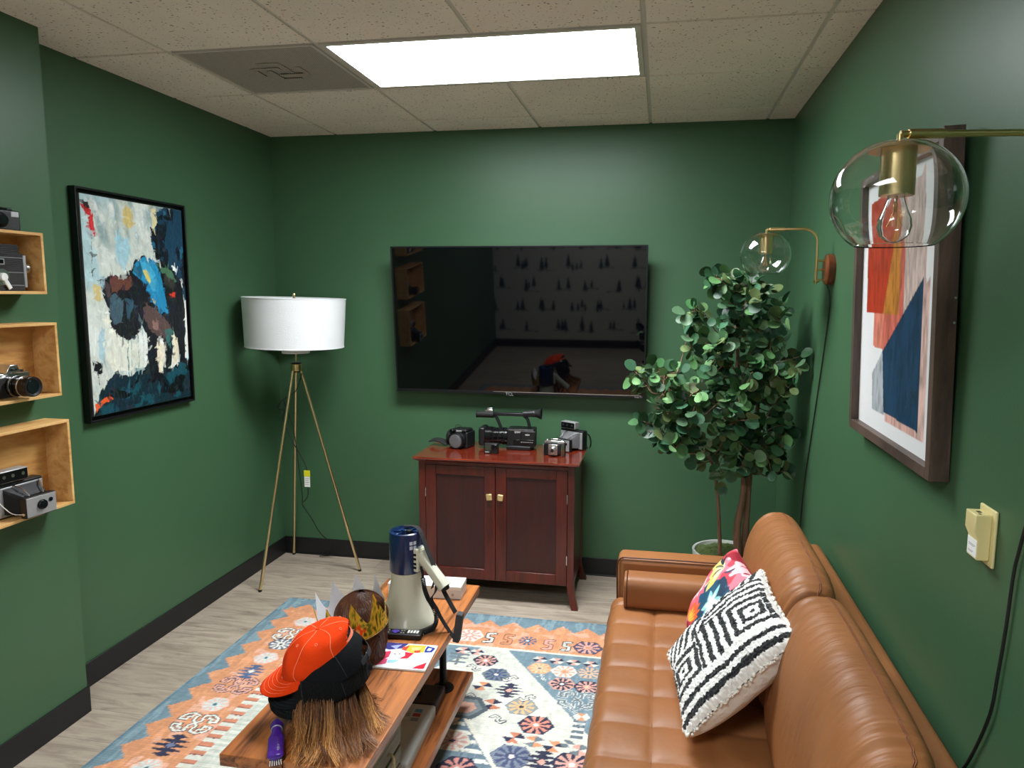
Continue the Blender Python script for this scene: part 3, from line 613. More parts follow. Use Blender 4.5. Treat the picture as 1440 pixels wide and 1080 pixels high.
# ------------------------------------------------------------------ throw pillows
def pillow_basis(P0, P1, P3):
    P0, P1, P3 = Vector(P0), Vector(P1), Vector(P3); x = (P1-P0).normalized(); y0 = P3-P0; z = x.cross(y0).normalized(); y = y0.normalized(); return basis(P0, x, y, z), (P1-P0).length, y0.length
def pil_h(u, v, t):
    a = max(0, 1-abs(2*u-1)**2.6); b = max(0, 1-abs(2*v-1)**2.6); return t*(a*b)**.42
def pinch(u, v): return ((u-.5)*(1-.07*(1-abs(2*v-1)**2)*abs(2*u-1)**2)+.5, (v-.5)*(1-.07*(1-abs(2*u-1)**2)*abs(2*v-1)**2)+.5)
def pillow(name, label, P0, P1, P3, thick, front_paint, Mf, Mb, rough_amp, back=1.0, n=120, cat='pillow'):
    M, w, h = pillow_basis(P0, P1, P3); c = M @ Vector((w/2, h/2, 0)); t = thing(name, label, cat, tuple(c), group='throw pillows on the sofa'); M = Matrix.Translation(-c) @ M
    p = front_paint(n); g = p.mesh(); vs = []
    for (u, v, _) in g.v:
        a, b = pinch(u, v); z = pil_h(u, v, thick/2); nz = mnoise.noise(Vector((u*5, v*5, thick*9)))*.006*min(1, z/.02)
        q = Vector((a*w, b*h, z+nz))
        if rough_amp: q += Vector((mnoise.noise(Vector((u*60, v*60, 1))), mnoise.noise(Vector((u*60, v*60, 5))), 1.1*mnoise.noise(Vector((u*75, v*75, 9)))+.5))*rough_amp
        vs.append(tuple(M @ q))
    g.v = vs; obj('front_panel', g, Mf, t, smooth=180)
    g = G().at(M); g.surf(lambda u, v: (pinch(u, v)[0]*w, pinch(u, v)[1]*h, -pil_h(u, v, thick/2*back)*1.0+.004*mnoise.noise(Vector((u*9, v*9, 2)))*math.sin(PI*u)*math.sin(PI*v)-.0005), 50, 50)
    obj('back_panel', g, Mb, t, smooth=180); return t, M, w, h
def maze(n):
    p = Paint(1, 1, n, n, 0, 0, (252, 251, 248)); p.wobble(.010, 20, 8); X, Y = p.PX, p.PY; K = (36, 37, 40); s = .040
    blk = lambda m: p.fill(m, K)
    st = lambda V, ph=0.: np.mod(V/s*.5+ph, 1) < .5
    low = Y < .215; blk(low & ((Y > .03) & (Y < .075))); blk(low & (Y > .125) & (Y < .168))
    def ring(cx, cy, R, x0, x1, y0, y1):
        m = (X > x0) & (X < x1) & (Y > y0) & (Y < y1); d = np.maximum(abs(X-cx), abs(Y-cy)); blk(m & (np.mod(d/s*.5+.25, 1) < .5) & (d < R)); return m
    ring(.16, .42, .2, .02, .35, .235, .64); ring(.84, .44, .2, .66, .98, .235, .66)
    m = (X >= .35) & (X <= .66) & (Y > .235) & (Y < .70); blk(m & st(X-.02))
    m = (Y >= .66) & (X > .46) & (Y < .86); blk(m & st(Y-.01)); m = (Y >= .86) & (X > .46); blk(m & st(X*.9-Y*.2)); m = (Y >= .64) & (X <= .46); blk(m & st(X*.95-Y*.35, .2))
    blk((Y > .235) & (Y < .66) & ((X < .05) | (X > .95)) & (np.mod(Y/s*.5, 1) < .9) & ((X > .015) & (X < .985)))
    p.fill((X < .012) | (X > .988) | (Y < .015) | (Y > .985), (250, 249, 245)); p.C *= (.94+.12*vnoise(p.X, p.Y, 60, 4, 2))[..., None]
    return p
M_shag = mat('shaggy_tufted_yarn', None, rough=.95, attr='paint', bump=.4, bscale=900, var=.08, vscale=150, spec=.1, sheen=.3)
M_cotton = mat('cream_cotton_back', (246, 243, 234), rough=.85, bump=.4, bscale=60, var=.06)
t, M, w_, h_ = pillow('throw_pillow', 'shaggy black and white maze-patterned throw pillow leaning on the back cushion', (.094, 1.808, .500), (.369, 1.825, .790), (.052, 2.207, .522), .115, maze, M_shag, M_cotton, .0045, 1.7, 230)
g = G().at(M); rs = random.Random(3)    # frayed rim of yarn loops
for k in range(420):
    s_ = rs.random()*4; e = int(s_); f = s_-e; u, v = ((f, 0), (1, f), (1-f, 1), (0, 1-f))[e]; a, b = pinch(u, v); d = rs.uniform(.004, .010); ox, oy = ((0, -1), (1, 0), (0, 1), (-1, 0))[e]
    g.sphere((a*w_+ox*d*.4, b*h_+oy*d*.4, rs.uniform(-.004, .006)), rs.uniform(.003, .0055), 6, 4, (1, 1, .8))
obj('fringe', g, M_cotton, t, smooth=180)
def blooms(n):
    p = Paint(1, 1, n, n, 0, 0, (196, 62, 78)); p.wobble(.03, 5, 18)
    p.fill(vnoise(p.X, p.Y, 5, 3, 2) > .55, (226, 120, 138)); p.fill(vnoise(p.X, p.Y, 7, 8, 2) > .66, (240, 190, 196)); p.fill(vnoise(p.X, p.Y, 6, 30, 2) > .68, (150, 24, 44))
    p.poly([(.10, .0), (.75, .0), (.80, .35), (.62, .62), (.40, .66), (.22, .42)], (24, 78, 106)); p.fill((vnoise(p.X, p.Y, 8, 41, 2) > .6) & (p.Y < .5), (20, 52, 78))
    def petal(cx, cy, a, L, w, c1, c2):
        for k, c in ((1, c1), (.6, c2)):
            q = [(cx+L*k*s*math.cos(a)-w*k*math.sin(PI*s)*sg*math.sin(a), cy+L*k*s*math.sin(a)+w*k*math.sin(PI*s)*sg*math.cos(a)) for sg in (1, -1) for s in (np.linspace(0, 1, 9) if sg > 0 else np.linspace(1, 0, 9))]; p.poly(q, c)
    for k in range(6): petal(.52, .30, k*PI/3+.3, .2, .045, (150, 206, 204), (232, 240, 226))
    for k in range(5): petal(.25, .17, k*1.256, .14, .04, (120, 190, 200), (190, 226, 222))
    for k in range(5): petal(.83, .60, 1.6+k*.42, .32, .05, (222, 206, 110), (92, 92, 72) if k % 2 else (246, 236, 190))
    for k in range(7): petal(.14, .62, -.9+k*.35, .27, .04, (228, 92, 40), (244, 190, 70))
    for k in range(6): petal(.45, .86, 3.4+k*.5, .28, .05, (232, 96, 116), (248, 206, 208))
    petal(.6, .95, -.3, .35, .05, (40, 60, 78), (150, 170, 176)); petal(.9, .95, -1.8, .3, .04, (30, 34, 46), (180, 40, 60))
    return p
pillow('throw_pillow', 'colourful floral throw pillow of pink, teal and yellow blooms half hidden behind the maze pillow', (.155, 2.09, .52), (.324, 2.20, .775), (.117, 2.45, .505), .13, blooms, mat('printed_floral_cloth', None, rough=.7, attr='paint', bump=.2, bscale=300, var=.05), mat('pink_cotton_back', (196, 70, 92), rough=.8, bump=.2, bscale=100), 0, 1.0, 130)
# ------------------------------------------------------------------ television, tilted a little towards the floor
t = thing('television', 'large flat black television mounted on the green back wall above the cabinet', 'television', (-.806, 3.995, 1.498))
t.rotation_euler = (math.radians(5.0), 0, 0)
TW, TH = 1.452, .842
obj('housing', G().box(-TW/2+.01, TW/2-.01, .006, .035, -TH/2+.008, TH/2-.008).box(-.5, .5, .03, .065, -.33, .12), M_blackp, t, bev=.004)
g = G(); b_ = .0085
g.box(-TW/2, TW/2, -.002, .012, TH/2-b_, TH/2).box(-TW/2, -TW/2+b_, -.002, .012, -TH/2, TH/2-b_).box(TW/2-b_, TW/2, -.002, .012, -TH/2, TH/2-b_).box(-TW/2+b_, TW/2-b_, -.002, .012, -TH/2, -TH/2+.017)
obj('bezel', g, mat('dark_metal_bezel', (40, 41, 44), rough=.3, metal=.6, var=.05), t, bev=.001)
obj('screen', G().box(-TW/2+b_, TW/2-b_, .0, .006, -TH/2+.017, TH/2-b_), mat('switched_off_screen', (3, 3, 5), rough=.03, spec=.62, var=.02), t, smooth=0)
obj('trim_strip', G().box(-.14, TW/2-.02, -.0035, -.001, -TH/2+.013, -TH/2+.0165), M_chrome, t, label='thin silver strip under the screen')
text('logo', 'TCL', .026, M_silver, t, Matrix.Translation((-.045, -.0028, -TH/2+.001)) @ Matrix.Rotation(PI/2, 4, 'X'))
text('badge', 'Roku TV', .012, M_silver, t, Matrix.Translation((TW/2-.035, -.0028, -TH/2+.006)) @ Matrix.Rotation(PI/2, 4, 'X'))
obj('bracket', G().box(-.25, .25, .06, .075, -.15, .15), M_blackp, t, bev=.002)
bw = G().box(-.18, .18, .0, .030, -.1, .1); o = obj('wall_plate', bw, M_blackp, t); o.location = (0, .066, 0)

# ------------------------------------------------------------------ cabinet
M_mah = wood('cherry_mahogany', (88, 27, 15), (60, 16, 10), (9, 9, 1.1), 3.5, rough=.32, coat=.18, bump=.05)
M_mahh = wood('cherry_mahogany_top', (122, 44, 24), (84, 24, 15), (1.1, 9, 9), 3.5, rough=.16, coat=.8, bump=.02)
M_mahp = wood('dark_mahogany_panel', (58, 18, 15), (42, 12, 11), (7, 7, 1.2), 3, rough=.42, coat=.05, bump=.04)
CXc, CY0, CY1 = -.84, 3.62, 4.04
cb = thing('storage_cabinet', 'dark red mahogany two-door cabinet against the back wall under the television', 'cabinet', (CXc, (CY0+CY1)/2, 0))
c_ = lambda x, y, z: (x-CXc, y-(CY0+CY1)/2, z)
def cbx(g, x0, x1, y0, y1, z0, z1): return g.box(x0-CXc, x1-CXc, y0-(CY0+CY1)/2, y1-(CY0+CY1)/2, z0, z1)
X0, X1 = -1.262, -.418
g = G(); prof = [(0, .765), (.004, .762), (.016, .776), (.018, .786), (.014, .79)]
tx0, tx1, ty0, ty1 = X0-.026, X1+.026, CY0-.028, CY1+.012
vs = []; 
for d, z in ((.022, .764), (.004, .776), (0, .783), (.003, .789)):
    vs.append([(tx0+d, ty0+d, z), (tx1-d, ty0+d, z), (tx1-d, ty1-d, z), (tx0+d, ty1-d, z)])
allv = [c_(*p) for r in vs for p in r]; fs = [(0, 3, 2, 1), (12, 13, 14, 15)]
for k in range(3):
    for i in range(4): fs.append((k*4+i, k*4+(i+1) % 4, (k+1)*4+(i+1) % 4, (k+1)*4+i))
g.add(allv, fs); obj('top', g, M_mahh, cb, smooth=0)
g = G(); P = .022      # body: sides, back, floor, rails between posts
cbx(g, X0+.004, X0+P, CY0+.02, CY1-.01, .115, .763); cbx(g, X1-P, X1-.004, CY0+.02, CY1-.01, .115, .763); cbx(g, X0+P, X1-P, CY1-.02, CY1-.008, .115, .763); cbx(g, X0+P, X1-P, CY0+.02, CY1-.02, .115, .135)
cbx(g, X0+.03, X1-.03, CY0+.005, CY0+.02, .735, .763)
obj('carcass', g, M_mah, cb, bev=.0015)
def leg(sx, sy):
    g = G(); px = X0 if sx < 0 else X1; w = .036*-sx; py = CY0 if sy < 0 else CY1; d = .036*-sy; n = 9
    vs = []
    for i in range(n+1):
        if i == n: z = .763; f = 0
        else: z = .15*i/(n-1); f = (1-i/(n-1))**2*.028
        ox = px+sx*f; oy = py+sy*f*.75
        vs += [c_(ox, oy, z), c_(ox+w, oy, z), c_(ox+w, oy+d, z), c_(ox, oy+d, z)]
    fs = [(0, 3, 2, 1), (n*4, n*4+1, n*4+2, n*4+3)]+[(k*4+i, k*4+(i+1) % 4, (k+1)*4+(i+1) % 4, (k+1)*4+i) for k in range(n) for i in range(4)]
    g.add(vs, fs); obj('leg', g, M_mah, cb, bev=.0015, smooth=30)
for sx in (-1, 1):
    for sy in (-1, 1): leg(sx, sy)
mid = (X0+X1)/2
for s_, a, b in ((-1, X0+.038, mid-.0015), (1, mid+.0015, X1-.038)):
    f = .058; g = G(); z0, z1 = .125, .745; y0, y1 = CY0-.001, CY0+.018
    cbx(g, a, a+f, y0, y1, z0, z1); cbx(g, b-f, b, y0, y1, z0, z1); cbx(g, a+f, b-f, y0, y1, z0, z0+f); cbx(g, a+f, b-f, y0, y1, z1-f*.85, z1)
    d = obj('door', g, M_mah, cb, bev=.002)
    obj('panel', cbx(G(), a+f-.004, b-f+.004, y0+.008, y0+.014, z0+f-.004, z1-f*.85+.004), M_mahp, d, smooth=0)
    kx = mid+s_*.030; kn = G().at(TR(*c_(kx, y0-.013, .587), ry=s_*6)); kn.box(-.0155, .0155, -.006, .006, -.017, .017)
    kk = obj('knob', kn, mat('pale_brass_knob', (216, 190, 132), rough=.35, metal=.55, var=.25, vscale=60), d, bev=.004, label='square pale gold knob')
    obj('knob_stem', G().cyl(c_(kx, y0-.009, .587), c_(kx, y0+.002, .587), .005), M_brass, kk)
    hx = a if s_ < 0 else b
    for hz in (.24, .57): obj('hinge', G().cyl(c_(hx, y0-.001, hz), c_(hx, y0-.001, hz+.05), .0035, n=10), M_chrome, d)

# ------------------------------------------------------------------ cameras standing on the cabinet (top surface z = .789)
ZT = .7895
def lens(g, c, axis, r, segs):
    """stacked barrel rings along axis; segs = (length, radius factor)"""
    p = Vector(c); a = Vector(axis).normalized()
    for L, k in segs: g.cyl(p, p+a*L, r*k, n=36); p = p+a*L
    return p
def strap_loop(parent, pts, w=.012, m=None, name='strap', t=.0015, side=None, label=None): return obj(name, G().ribbon(pts, w, t, smooth=8, side=side), m or M_blackr, parent, label=label)

# bridge camera with hand strap, far left
t = thing('bridge_camera', 'black video-style camera with round grey lens cap and hand strap, leftmost on the cabinet', 'camera', (-1.105, 3.875, ZT), -14)
obj('body', G().box(-.045, .06, -.02, .075, 0, .092).box(-.04, .055, -.024, .06, .088, .108), M_blackp, t, bev=.008, seg=3)
obj('grip', G().sphere((-.062, .015, .05), .036, sc=(.8, 1.1, 1.35)), M_blackr, t)
g = G(); e = lens(g, (.008, -.02, .047), (0, -1, 0), .044, ((.018, 1), (.012, .94), (.012, 1.0))); obj('lens_barrel', g, M_blackp, t, bev=.001)
g = G(); lens(g, (.008, -.062, .047), (0, -1, 0), .038, ((.004, 1), (.002, .8))); obj('lens_cap', g, mat('grey_lens_cap', (112, 114, 116), rough=.35, metal=.4, bump=.2, bscale=300), t, bev=.001, label='round grey lens cap')
obj('microphone', G().cyl((-.035, -.035, .093), (-.035, .04, .093), .013).cyl((-.04, -.03, .055), (-.04, .02, .055), .018), M_blackg, t, bev=.002)
text('maker_plate', 'SONY', .013, M_white, t, Matrix.Translation((.01, -.0245, .098)) @ Matrix.Rotation(PI/2, 4, 'X'))
g = G(); g.surf(lambda u, v: (-.075-.11*u, .0+.035*math.sin(PI*v)-.02+.03*(v-.5), .004+.045*math.sin(PI*u*.55+.3)*(1-.35*u)-.016*abs(v-.5)), 16, 10); obj('hand_strap', g, M_leatherette, t, solid=.007, smooth=180)
obj('strap_ring', G().tube([(-.02+.02*math.cos(a), .02, .108+.016*math.sin(a)) for a in np.linspace(0, PI, 12)], .0015, 6), M_blackr, t)

# professional camcorder
t = thing('camcorder', 'large black professional camcorder with top handle and eyecup in the middle of the cabinet', 'camera', (-.815, 3.925, ZT), 0)
obj('body', G().box(-.02, .135, -.045, .055, .012, .116).box(.06, .145, -.052, -.04, .02, .108).box(-.02, .12, -.06, .055, 0, .022), M_blackp, t, bev=.006, seg=3)
g = G(); lens(g, (-.015, 0, .066), (-1, 0, 0), .047, ((.03, .98), (.006, 1.05), (.028, .92), (.006, 1.0), (.022, .92), (.006, 1.06), (.034, 1.08))); obj('lens_barrel', g, M_blackg, t, bev=.001)
for k, x in enumerate((-.035, -.068, -.1)):
    g = G()
    for a in range(40): aa = a*PI/20; g.cbox((x, .0475*math.cos(aa), .066+.0475*math.sin(aa)), (.010, .002, .002))
    obj('focus_ring', g, M_blackr, t)
g = G().box(-.18, -.145, -.054, .054, .014, .118); obj('lens_hood', g, M_blackp, t, bev=.01, seg=3); obj('front_glass', G().box(-.1815, -.18, -.044, .044, .024, .108), M_glassb, t, bev=.004)
g = G(); g.tube([(-.06, 0, .108), (-.085, 0, .165), (-.10, 0, .184)], .009, 10, smooth=5).tube([(.105, 0, .112), (.09, 0, .165), (.07, 0, .184)], .009, 10, smooth=5).box(-.125, .09, -.014, .014, .182, .20); obj('handle', g, M_blackp, t, bev=.003)
obj('microphone', G().cyl((-.195, -.016, .188), (-.10, -.016, .188), .0185).cyl((-.20, -.016, .188), (-.195, -.016, .188), .020), M_blackr, t, bev=.001)
obj('accessory_shoe', G().box(-.15, -.105, -.02, .012, .204, .216).box(-.14, -.11, -.012, .006, .216, .226), M_chrome, t, bev=.002, label='silver accessory shoe on the handle')
g = G().cyl((.065, 0, .195), (.125, 0, .2), .019).cyl((.12, 0, .199), (.135, 0, .2), .022, .020); obj('viewfinder', g, M_blackp, t, bev=.002)
obj('eyecup', G().at(basis((.133, 0, .2), (0, 1, 0), (0, 0, 1), (1, 0, 0))).lathe([(.020, 0), (.022, .012), (.032, .034), (.034, .036), (.030, .034), (.019, .012), (.014, .004), (.0, .002)], 28), M_blackr, t)
obj('control_panel', G().box(.06, .138, -.0545, -.0515, .028, .058).box(.02, .055, -.0475, -.0445, .03, .055), M_blackg, t, bev=.001)
g = G()
for k in range(7): g.cbox((.067+k*.010, -.0555, .045), (.006, .002, .004))
obj('buttons', g, M_silver, t)
text('maker_mark', 'SONY', .015, M_white, t, Matrix.Translation((.045, -.0455, .098)) @ Matrix.Rotation(PI/2, 4, 'X'))
text('format_mark', 'HDV', .012, M_white, t, Matrix.Translation((.10, -.0525, .086)) @ Matrix.Rotation(PI/2, 4, 'X'))
g = G()
for z in (.106, .110): g.box(-.01, .10, -.0465, -.045, z, z+.0015)
obj('silver_line', g, M_chrome, t)

# small action camera
t = thing('action_camera', 'tiny black action camera on the cabinet in front of the camcorder', 'camera', (-.895, 3.765, ZT), -4); t.scale = (1.15, 1.15, 1.15)
obj('body', G().box(-.034, .034, -.014, .014, 0, .049), M_blackp, t, bev=.005, seg=3)
obj('front_display', G().box(-.027, .002, -.0148, -.0135, .014, .042), mat('dim_lcd', (58, 62, 52), rough=.2, var=.1), t, bev=.001)
g = G().box(.008, .031, -.0185, -.013, .021, .044); l = obj('lens_housing', g, M_blackg, t, bev=.003); obj('lens_glass', G().cyl((.0195, -.0184, .0325), (.0195, -.0192, .0325), .008), M_glassb, l)
text('maker_mark', 'GoPro', .0075, M_white, t, Matrix.Translation((-.016, -.0145, .0075)) @ Matrix.Rotation(PI/2, 4, 'X'))

def bellows(g, p0, p1, w0, h0, w1, h1, n=8, tilt=0):
    """folded bellows between two rectangles facing -y (local)"""
    vs = []; fs = []; m = 2*n+1
    for i in range(m):
        u = i/(m-1); k = .86 if i % 2 else 1.0; c = Vector(p0).lerp(Vector(p1), u); w = (w0+(w1-w0)*u)*k/2; h = (h0+(h1-h0)*u)*k/2
        vs += [(c.x-w, c.y, c.z-h), (c.x+w, c.y, c.z-h), (c.x+w, c.y, c.z+h), (c.x-w, c.y, c.z+h)]
    for i in range(m-1):
        for j in range(4): fs.append((i*4+j, i*4+(j+1) % 4, (i+1)*4+(j+1) % 4, (i+1)*4+j))
    return g.add(vs, fs)
M_bel = mat('grey_bellows_cloth', (104, 104, 106), rough=.6, bump=.2, var=.1); M_belb = mat('black_bellows_cloth', (38, 38, 40), rough=.6, bump=.2, var=.15)
# instant folding cameras (silver front, body behind); local frame: lens looks along -y
def folding_instant(label, loc, rz, s=1.0, dark=False, sight=(-.035, .02), ext=.085):
    t = thing('folding_camera', label, 'camera', loc, rz)
    w, h = .176*s, .118*s
    b = obj('body', G().box(-w/2, w/2, .0, .045*s, .0, h), M_blackp, t, bev=.006, seg=3)
    obj('face_plate', G().box(-w/2+.006, w/2-.004, -.004, .001, .006, h-.010), M_silver, t, bev=.002)
    g = bellows(G(), (0, -.003, h*.50), (.006*s, -ext*s+.012, .047*s), w*.80, h*.78, .088*s, .056*s, 7); obj('bellows', g, M_belb if dark else M_bel, t, smooth=0)
    f = obj('lens_board', G().box(-.052*s, .064*s, -(ext+.013)*s, -ext*s+.013, .002, .074*s), M_blackp, t, bev=.003)
    obj('front_plate', G().box(-.050*s, .062*s, -(ext+.015)*s, -(ext+.0125)*s, .005, .071*s), M_silver, f, bev=.001, label='brushed silver front plate')
    g = G(); lens(g, (.006*s, -(ext+.0145)*s, .040*s), (0, -1, 0), .0175*s, ((.004, 1), (.006, .9))); obj('lens_ring', g, M_blackg, f, bev=.001)
    g = G(); lens(g, (.006*s, -(ext+.0246)*s, .040*s), (0, -1, 0), .010*s, ((.001, 1),)); obj('lens_glass', g, M_glassb, f)
    g = G(); lens(g, (.040*s, -(ext+.0145)*s, .049*s), (0, -1, 0), .0075*s, ((.003, 1),)); obj('meter_window', g, M_glassb, f)
    q = [(-.03*s, -ext*s, .072*s), (-.034*s, -.03, h*.97)]; g = G().tube([(-.02*s, -ext*s+.004, .074*s), (-.025*s, -ext*s*.5, h*.88), (-.03*s, 0, h*.93)], .0022, 6).tube([(.03*s, -ext*s+.004, .074*s), (.05*s, -ext*s*.5, h*.86), (.07*s, 0, h*.90)], .0022, 6)
    obj('strut', g, M_chrome, t)
    x0 = sight[0]*s; rf = obj('rangefinder', G().box(x0-.055*s, x0+.055*s, -.012, .03, h+.006, h+.048*s), M_silver, t, bev=.003)
    obj('rangefinder_face', G().box(x0-.051*s, x0+.051*s, -.0135, -.011, h+.009, h+.044*s), M_blackg, rf); obj('rangefinder_foot', G().box(x0-.03*s, x0+.03*s, .0, .02, h-.002, h+.008), M_blackp, rf)
    for dx in (-.036, -.004, .034): obj('viewing_window', G().cyl((x0+dx*s, -.0134, h+.028*s), (x0+dx*s, -.0145, h+.028*s), .006*s, n=14), M_chrome, rf)
    obj('shutter_wire', G().tube([(-w/2+.002, -.004, h*.55), (-.072*s, -.04*s, h*.22), (-.055*s, -ext*s, .018*s)], .0013, 6, smooth=8), M_white, t, label='thin white curved wire'); obj('latch', G().cyl((-.053*s, -ext*s-.004, .018*s), (-.0565*s, -ext*s-.004, .018*s), .005), M_chrome, t)
    return t
t = folding_instant('silver folding bellows camera standing at the right rear of the cabinet top', (-.480, 3.965, ZT), -32, .92, False, (-.02, .02), .085)
strap_loop(t, [(.06, .03, .09), (.085, .045, .085), (.098, .05, .05), (.092, .05, .012), (.07, .05, .003)], .012, side=(0, 1, 0))
# small vintage folding camera
t = thing('folding_camera', 'small chrome vintage folding camera at the front right corner of the cabinet top', 'camera', (-.55, 3.775, ZT), -6)
obj('body', G().box(-.058, .058, .0, .03, 0, .068), M_leatherette, t, bev=.005, seg=3)
obj('top_plate', G().box(-.056, .056, .0, .028, .066, .080).box(-.022, .02, .002, .024, .078, .092), M_chrome, t, bev=.002)
obj('lens_standard', G().box(-.026, .026, -.03, -.024, .008, .066), M_chrome, t, bev=.002); g = bellows(G(), (0, .001, .036), (0, -.024, .036), .07, .052, .04, .04, 4); obj('bellows', g, M_belb, t, smooth=0)
g = G(); lens(g, (0, -.03, .036), (0, -1, 0), .0195, ((.005, 1), (.005, .85), (.006, .7))); obj('shutter_ring', g, M_chrome, t, bev=.0008); obj('lens_glass', G().cyl((0, -.046, .036), (0, -.0467, .036), .010), M_glassb, t)
for sx in (-1, 1): d = obj('front_door', G().at(TR(sx*.055, 0, .034, rz=sx*-8)).box(-.0015, .0015, -.042, .0, -.031, .031), M_chrome, t, bev=.001)
obj('door_panel', G().box(.022, .052, -.001, .002, .01, .06), M_blackp, t); obj('door_panel', G().box(-.052, -.03, -.001, .002, .01, .06), M_blackp, t)
obj('dial', G().cyl((.04, .014, .08), (.04, .014, .086), .009), M_chrome, t, bev=.001); obj('dial', G().cyl((-.042, .014, .08), (-.042, .014, .085), .008), M_chrome, t, bev=.001)
# ------------------------------------------------------------------ tripod floor lamp
LX, LY = -2.035, 3.775
t = thing('floor_lamp', 'tripod floor lamp with white drum shade and thin brass legs in the far left corner', 'lamp', (LX, LY, 0))
M_shade = mat('white_linen_shade', (236, 238, 240), rough=.9, bump=.5, bscale=500, var=.03, spec=.1)
R0, R1, z0, z1 = .268, .280, 1.352, 1.622
sg = G().at(TR(0, 0, 1.49, ry=1.2, rx=0) @ Matrix.Translation((0, 0, -1.49))).lathe([(R0, z0), (R1, z1), (R1-.0035, z1), (R0-.0035, z0)], 72, closed=True)
sd = obj('lamp_shade', sg, M_shade, t, smooth=50, label='white linen drum shade')
sg = G().at(TR(0, 0, 1.49, ry=1.2, rx=0) @ Matrix.Translation((0, 0, -1.49)))
for r, z in ((R0-.001, z0), (R1-.001, z1)): sg.tube([(r*math.cos(a), r*math.sin(a), z) for a in np.linspace(0, 2*PI, 73)], .0035, 8)
obj('shade_ring', sg, M_shade, sd)
sg = G()
for k in range(3): a = k*2*PI/3+.4; sg.tube([(0, 0, z1-.015), (R1*.5*math.cos(a), R1*.5*math.sin(a), z1-.02), ((R1-.004)*math.cos(a), (R1-.004)*math.sin(a), z1-.003)], .002, 6)
obj('spider', sg, M_brass, sd)
obj('finial', G().at(TR(0, 0, z1-.017)).lathe([(.0, .046), (.007, .044), (.009, .036), (.006, .03), (.005, .022), (.011, .016), (.011, .0)], 20), M_brass, t, smooth=40)
obj('socket', G().cyl((0, 0, 1.32), (0, 0, 1.42), .02).cyl((0, 0, 1.42), (0, 0, 1.60), .0035), M_brass, t)
obj('bulb', G().at(TR(0, 0, 1.42)).lathe([(.013, 0), (.016, .02), (.03, .055), (.03, .075), (.018, .1), (0, .106)], 24), M_white, t)
obj('lower_diffuser', G().cyl((0, 0, 1.313), (0, 0, 1.356), .076, .078, n=40), mat('white_plastic_diffuser', (226, 228, 230), rough=.6, var=.02), t, bev=.003, label='small white drum below the shade')
obj('pole', G().cyl((0, 0, 1.235), (0, 0, 1.325), .0055), M_gold, t)
hub = obj('hub', G().cyl((0, 0, 1.212), (0, 0, 1.252), .031, n=32), M_brass, t, bev=.003, seg=3)
obj('hub_cap', G().cyl((0, 0, 1.252), (0, 0, 1.262), .030, .026, n=32), M_blackp, hub, bev=.002); obj('hub_base', G().cyl((0, 0, 1.205), (0, 0, 1.212), .024, n=32), M_blackp, hub, bev=.002)
for fx, fy in ((-2.157, 3.511), (-2.262, 4.085), (-1.737, 3.901)):
    dx, dy = fx-LX, fy-LY; d = math.hypot(dx, dy)
    lg = obj('leg', G().tube([(dx/d*.022, dy/d*.022, 1.222), (dx*.998, dy*.998, .009)], .0085, 16), M_gold, t); obj('foot', G().cyl((dx, dy, 0), (dx*.996, dy*.996, .012), .0095), M_blackr, lg)
cw = lambda x, y, z: (x-LX, y-LY, z)
c = obj('cord', G().tube([cw(-2.0, 3.77, 1.20), cw(-2.03, 3.75, 1.10), cw(-2.10, 3.73, 1.05), cw(-2.14, 3.74, 1.0), cw(-2.10, 3.74, .985), cw(-2.12, 3.76, .93), cw(-2.07, 3.77, .80), cw(-2.03, 3.78, .72), cw(-1.995, 3.78, .64), cw(-1.99, 3.78, .56), cw(-1.995, 3.78, .48), cw(-2.03, 3.79, .44), cw(-2.04, 3.8, .42), cw(-2.0, 3.82, .34), cw(-1.985, 3.9, .22), cw(-1.98, 4.05, .09), cw(-2.0, 4.07, .02), cw(-2.08, 4.07, .006)], .0028, 8, smooth=8), M_cord, t)
c2 = obj('cord', G().tube([cw(-2.10, 3.735, 1.05), cw(-2.06, 3.76, .88), cw(-2.045, 3.78, .66), cw(-2.035, 3.79, .5), cw(-2.035, 3.79, .44)], .0026, 8, smooth=8), M_cord, t)
tg = obj('tag', G().at(TR(*cw(-1.99, 3.772, .60))).box(-.017, .017, -.001, .001, -.062, .0), M_white, c, label='small white paper tag'); obj('tag_band', G().at(TR(*cw(-1.99, 3.772, .60))).box(-.018, .018, -.002, .002, .0, .035), mat('yellow_label', (222, 214, 40), rough=.5), tg)
g = G().at(TR(*cw(-1.99, 3.772, .60)))
for k in range(4): g.box(-.012, .012-.004*(k % 2), -.0016, -.001, -.015-.011*k, -.012-.011*k)
obj('print_lines', g, M_silver, tg)

